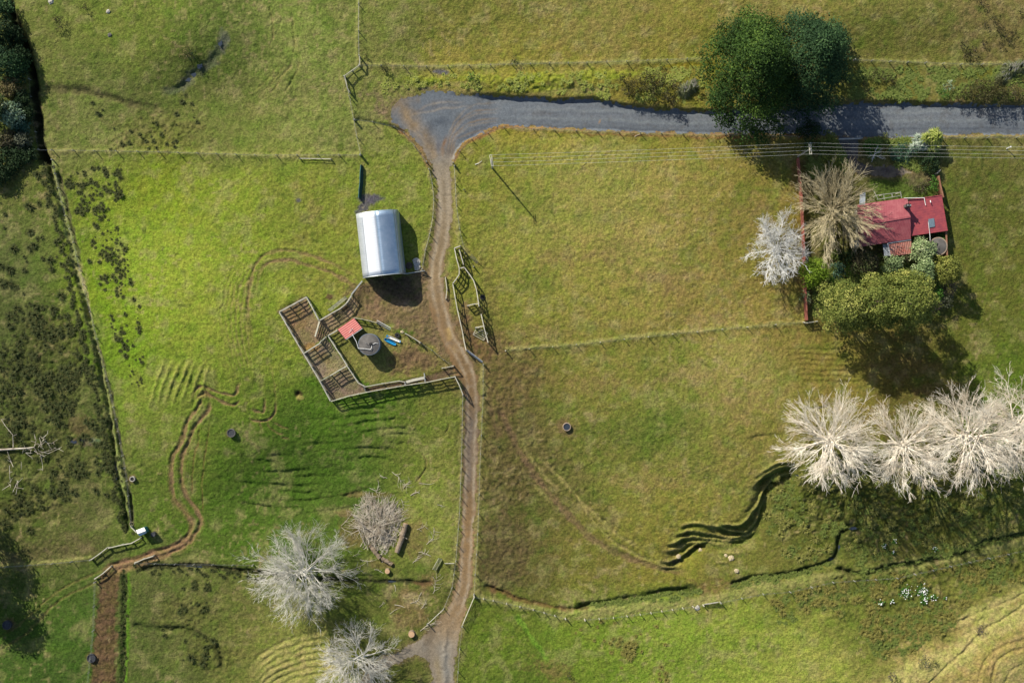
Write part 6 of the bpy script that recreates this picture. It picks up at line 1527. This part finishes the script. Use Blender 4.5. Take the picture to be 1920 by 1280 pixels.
TUSS = [tuft_mesh('tussock_tuft', .5, .45, 60, L_tuss, s, .10) for s in range(3)]
WEED = [tuft_mesh('weed_tuft', .5, .3, 50, L_weed, s, .14) for s in range(3)]
GOLD = [tuft_mesh('golden_tuft', .6, .6, 70, L_golden, s, .09) for s in range(3)]
prnd = random.Random(99)
def inpoly(u, v, P_):
    c = False; n = len(P_)
    for i in range(n):
        x0, y0 = P_[i]; x1, y1 = P_[(i + 1) % n]
        if (y0 > v) != (y1 > v) and u < (x1 - x0) * (v - y0) / (y1 - y0) + x0: c = not c
    return c
def scatter(poly, n, clump=3.0, thr=0.0, wl=30, mind=5):
    """patchy positions inside a plan polygon"""
    xs = [p[0] for p in poly]; ys = [p[1] for p in poly]; out = []; t = 0
    sd = prnd.randint(1, 900)
    while len(out) < n and t < n * 60:
        t += 1; u = prnd.uniform(min(xs), max(xs)); v = prnd.uniform(min(ys), max(ys))
        if not inpoly(u, v, poly): continue
        f = float(fbm(np.array([u]), np.array([v]), wl, sd, 2)[0])
        if f < thr + prnd.uniform(-.15, .15): continue
        if any(abs(u - a) < mind and abs(v - b) < mind for a, b, _ in out[-400:]): continue
        out.append((u, v, prnd.choice((.5, .65, .8, .95, 1.1, 1.3, 1.5)) * prnd.uniform(.9, 1.1)))
    return out
def plants(name, meshes, pos, label, cat, group, s=1.0):
    for (u, v, k) in pos:
        o = bpy.data.objects.new(name, prnd.choice(meshes)); COL.objects.link(o); o.location = ground(u, v) - Vector((0, 0, .04)); kk = k * s
        o.scale = (kk, kk, kk * prnd.uniform(.8, 1.2)); o.rotation_euler = (0, 0, prnd.uniform(0, 6.28)); tag(o, label, cat, group)
def plants_stuff(name, meshes, pos, label, cat, mat, s=1.0):
    Vs = []; vals = []
    src = []
    for me in meshes:
        V_ = np.zeros(len(me.vertices) * 3, np.float32); me.vertices.foreach_get('co', V_); a = np.zeros(len(me.polygons), np.float32); me.attributes['v'].data.foreach_get('value', a); src.append((V_.reshape(-1, 3), a))
    for (u, v, k) in pos:
        V_, a = prnd.choice(src); kk = k * s; t = prnd.uniform(0, 6.28); g = ground(u, v); ca, sa = math.cos(t) * kk, math.sin(t) * kk
        Vs.append(np.stack([V_[:, 0] * ca - V_[:, 1] * sa + g.x, V_[:, 0] * sa + V_[:, 1] * ca + g.y, V_[:, 2] * kk + g.z - .04], 1)); vals.append(a)
    if not Vs: return
    V_ = np.concatenate(Vs); o = mesh_obj(name, V_, np.arange(len(V_)).reshape(-1, 4), mat); set_v(o, np.concatenate(vals)); tag(o, label, cat, kind='stuff'); return o
SW1 = [(0, 590), (60, 560), (150, 600), (185, 720), (205, 830), (215, 940), (150, 900), (120, 960), (60, 1010), (0, 990)]
SW2 = [(118, 330), (225, 300), (235, 360), (215, 400), (240, 480), (262, 560), (262, 640), (280, 700), (250, 745), (240, 680), (215, 640), (200, 560), (170, 500), (150, 420)]
SW0 = [(0, 340), (80, 320), (110, 420), (140, 560), (0, 560)]
r1 = scatter(SW1, 380, thr=.03, wl=26, mind=5); r1.sort(key=lambda t: -t[2])
plants('rush_clump', RUSH, r1[:150], 'dark rush clump in the swampy paddock at the left, beyond the long drain', 'rush', 'rushes in the left swampy paddock', .85)
plants_stuff('rush_cover', RUSH, r1[150:], 'smaller dark rushes filling the left swampy paddock', 'rushes', L_rush, .85)
r2 = scatter(SW2, 200, thr=.0, wl=14, mind=5); r2.sort(key=lambda t: -t[2])
plants('rush_clump', RUSH, r2[:90], 'dark rush clump in the band along the left side of the bright green field', 'rush', 'rushes along the left of the green field', .58)
plants_stuff('rush_cover', RUSH, r2[90:], 'smaller dark rushes in the band left of the green field', 'rushes', L_rush, .6)
plants('rush_clump', RUSH, scatter(SW0, 34, thr=-.1, wl=30), 'dark rush clump near the left edge below the hedge belt', 'rush', 'rushes below the left hedge belt', .9)
plants('rush_clump', RUSH, scatter([(170, 180), (330, 160), (400, 200), (330, 280), (170, 282)], 34, thr=0, wl=30), 'small dark rush clump in the damp patch of the top left paddock', 'rush', 'rushes in the top left paddock', .55)
plants('rush_clump', RUSH, scatter([(320, 1095), (390, 1090), (395, 1150), (330, 1150)], 14, thr=-.2, wl=20) + scatter([(290, 1165), (400, 1180), (420, 1260), (330, 1240)], 16, thr=0, wl=20), 'dark rush clump in the pale paddock right of the muddy stock lane', 'rush', 'rushes in the lower left paddock', .8)
bank = [(u + prnd.uniform(-6, 6), v, prnd.uniform(.6, 1.1)) for u, v in [(88 + (243 - 88) * ((v - 300) / 700) ** 1.0 + 3 * math.sin(v / 60) - 8, v) for v in range(310, 1000, 7)]]
plants_stuff('bank_growth', RUSH, bank + [(u + 16, v + 3, k * .7) for u, v, k in bank[::2]], 'dark rank growth lining the long drain', 'rushes', L_rush, .9)
bank2 = [(u + prnd.uniform(-2, 2), 1066 + (u - 250) * .05 + prnd.uniform(-7, 7), prnd.uniform(.5, 1)) for u in range(250, 560, 7)] + [(233 + prnd.uniform(-6, 5), v, prnd.uniform(.5, 1)) for v in range(1070, 1285, 6)]
plants_stuff('bank_growth', RUSH, bank2, 'dark rank growth lining the small drains lower left', 'rushes', L_rush, .8)
d3 = [(u, 1112 + (1310 - u) * .11 + prnd.uniform(-5, 5) + 0, prnd.uniform(.6, 1.2)) for u in range(1110, 1312, 5)] + [(u, 1100 - (u - 1370) * .21 + prnd.uniform(-6, 6), prnd.uniform(.7, 1.2)) for u in range(1375, 1560, 5)] + [(u, 1078 - (u - 1600) * .24 + prnd.uniform(-6, 6), prnd.uniform(.6, 1.2)) for u in range(1600, 1920, 5)]
plants_stuff('bank_growth', WEED, d3, 'green weeds lining the bottom drain', 'weeds', L_weed, 1.1)
SE1 = [(1452, 890), (1560, 900), (1680, 905), (1900, 910), (1920, 990), (1860, 1010), (1700, 1050), (1600, 1060), (1570, 1000), (1560, 1040), (1480, 1060), (1440, 1010), (1430, 950)]
SE2 = [(1440, 1110), (1600, 1080), (1760, 1062), (1920, 1030), (1920, 1090), (1820, 1120), (1790, 1170), (1740, 1200), (1690, 1235), (1640, 1230), (1600, 1180), (1560, 1140), (1500, 1170), (1460, 1170)]
w1 = scatter(SE1, 420, thr=-.15, wl=24, mind=4); w2 = scatter(SE2, 460, thr=-.15, wl=24, mind=4); w1.sort(key=lambda t: -t[2]); w2.sort(key=lambda t: -t[2])
plants('tussock', TUSS, w1[:90], 'yellow-green tussock on the swampy flat below the white poplars', 'tussock', 'tussocks below the poplars', .95)
plants_stuff('weed_cover', WEED + TUSS, w1[90:], 'weeds covering the swampy flat below the white poplars', 'weeds', L_weed, .9)
plants('tussock', GOLD, w2[:110], 'golden tussock in the weedy corner below the bottom right fence', 'tussock', 'tussocks below the bottom right fence', .75)
plants_stuff('weed_cover', WEED + TUSS, w2[110:], 'weeds covering the corner below the bottom right fence', 'weeds', L_weed, .95)
plants('tussock', GOLD, [(1180 + a, 1220 + b, k) for a, b, k in ((-6, -8, 1.2), (4, -6, 1.3), (-4, 4, 1.3), (6, 4, 1.1), (0, 12, 1.1), (9, -12, 1), (-10, 2, 1), (0, -14, .9))], 'golden brown rush clump in the densest cluster of the lower paddock', 'tussock', 'golden rush cluster in the lower paddock', 1.0)
plants('rush_clump', GOLD, [(1150, 1197, .8), (1162, 1198, 1), (1159, 1207, 1.1), (1144, 1205, .7), (1146, 1222, .8), (1133, 1200, .6), (1192, 1192, .6), (1201, 1188, .5), (1231, 1174, .7), (1247, 1207, .7), (1203, 1221, .6), (1127, 1164, .9), (1153, 1167, .7), (1120, 1175, .6), (1114, 1200, .6), (1089, 1180, .5), (1080, 1186, .5), (1240, 1250, .9), (1248, 1262, 1), (1237, 1272, .9), (1250, 1274, 1), (1236, 1262, .7), (1165, 1251, .5), (1088, 1179, .5)], 'small scattered golden rush clump in the lower paddock', 'rush', 'scattered small rushes in the lower paddock', .8)
plants_stuff('verge_growth', WEED + TUSS, scatter([(700, 150), (800, 140), (1000, 136), (1160, 134), (1320, 122), (1315, 195), (1160, 186), (1000, 172), (880, 166), (780, 162), (720, 176)], 330, thr=-.05, wl=24, mind=3), 'rank yellow-green growth on the road verge', 'weeds', mat_leaf('verge_leaves', (.16, .21, .03), (.33, .38, .07), (.55, .52, .2)), .6)
plants_stuff('verge_growth', WEED, scatter([(1590, 128), (1920, 128), (1920, 185), (1590, 186)], 260, thr=-.3, wl=24, mind=3), 'rank green growth on the road verge right of the pines', 'weeds', L_weed, .9)
plants_stuff('garden_growth', WEED, scatter([(1516, 480), (1600, 470), (1660, 480), (1760, 480), (1765, 590), (1525, 590)], 300, thr=-.5, wl=24, mind=3) + scatter([(1512, 270), (1570, 262), (1585, 320), (1520, 330)], 80, thr=-.4, mind=3) + scatter([(1625, 262), (1755, 262), (1755, 330), (1700, 310), (1640, 308)], 150, thr=-.3, mind=3), 'low garden plants around the farmhouse', 'plants', L_weed, 1.1)
# white arum lilies
def lily(label, u, v, R, n, seed):
    rr = np.random.RandomState(seed); c = ground(u, v); root = empty('lily_clump', c, label, 'flowers'); C = []; 
    m = int(n * 4); d_ = rr.normal(size=(m, 2)) * R * .4; Cc_ = np.stack([d_[:, 0], d_[:, 1], rr.uniform(.1, .5, m)], 1); N_ = rr.normal(size=(m, 3)) * .5 + np.array([0, 0, 1]); N_ /= np.linalg.norm(N_, axis=1)[:, None]
    V_, F_ = leaf_quads(Cc_, N_, .34, rr); o = mesh_obj('leaves', V_, F_, L_green, root); set_v(o, rr.rand(m))
    d_ = rr.normal(size=(n, 2)) * R * .38; Cc_ = np.stack([d_[:, 0], d_[:, 1], rr.uniform(.5, .75, n)], 1); N_ = rr.normal(size=(n, 3)) * .3 + np.array([-.3, .3, 1]); N_ /= np.linalg.norm(N_, axis=1)[:, None]
    V_, F_ = leaf_quads(Cc_, N_, .2, rr); mesh_obj('flower', V_, F_, M_white, root)['kind'] = 'stuff' if n > 100 else ''
for k, (u, v, R, n, lb) in enumerate(((1696, 1109, 1.3, 34, 'white lily clump in the weedy lower right corner, left of the biggest pair'), (1728, 1106, 1.5, 46, 'largest white lily clump in the weedy lower right corner'), (1732, 1123, .9, 22, 'white lily clump directly below the largest one'), (1650, 1129, .7, 14, 'small white lily clump left of the others'), (1748, 1119, .8, 12, 'small white lily clump right of the largest one'),
                                      (1771, 1120, .3, 4, 'tiny white lily plant at the right end of the lilies'), (1672, 1126, .5, 7, 'tiny white lily clump between the small left one and the big ones'), (1657, 1022, .6, 10, 'white lily clump in the poplar shadows above the drain, upper left'), (1673, 1034, .4, 6, 'white lily clump in the poplar shadows just above the drain'), (1676, 1014, .5, 6, 'white lily clump in the poplar shadows, topmost'), (1752, 1028, .7, 8, 'white lily clump among poplar shadows farther right'))):
    lily(lb, u, v, R, n, 400 + k)
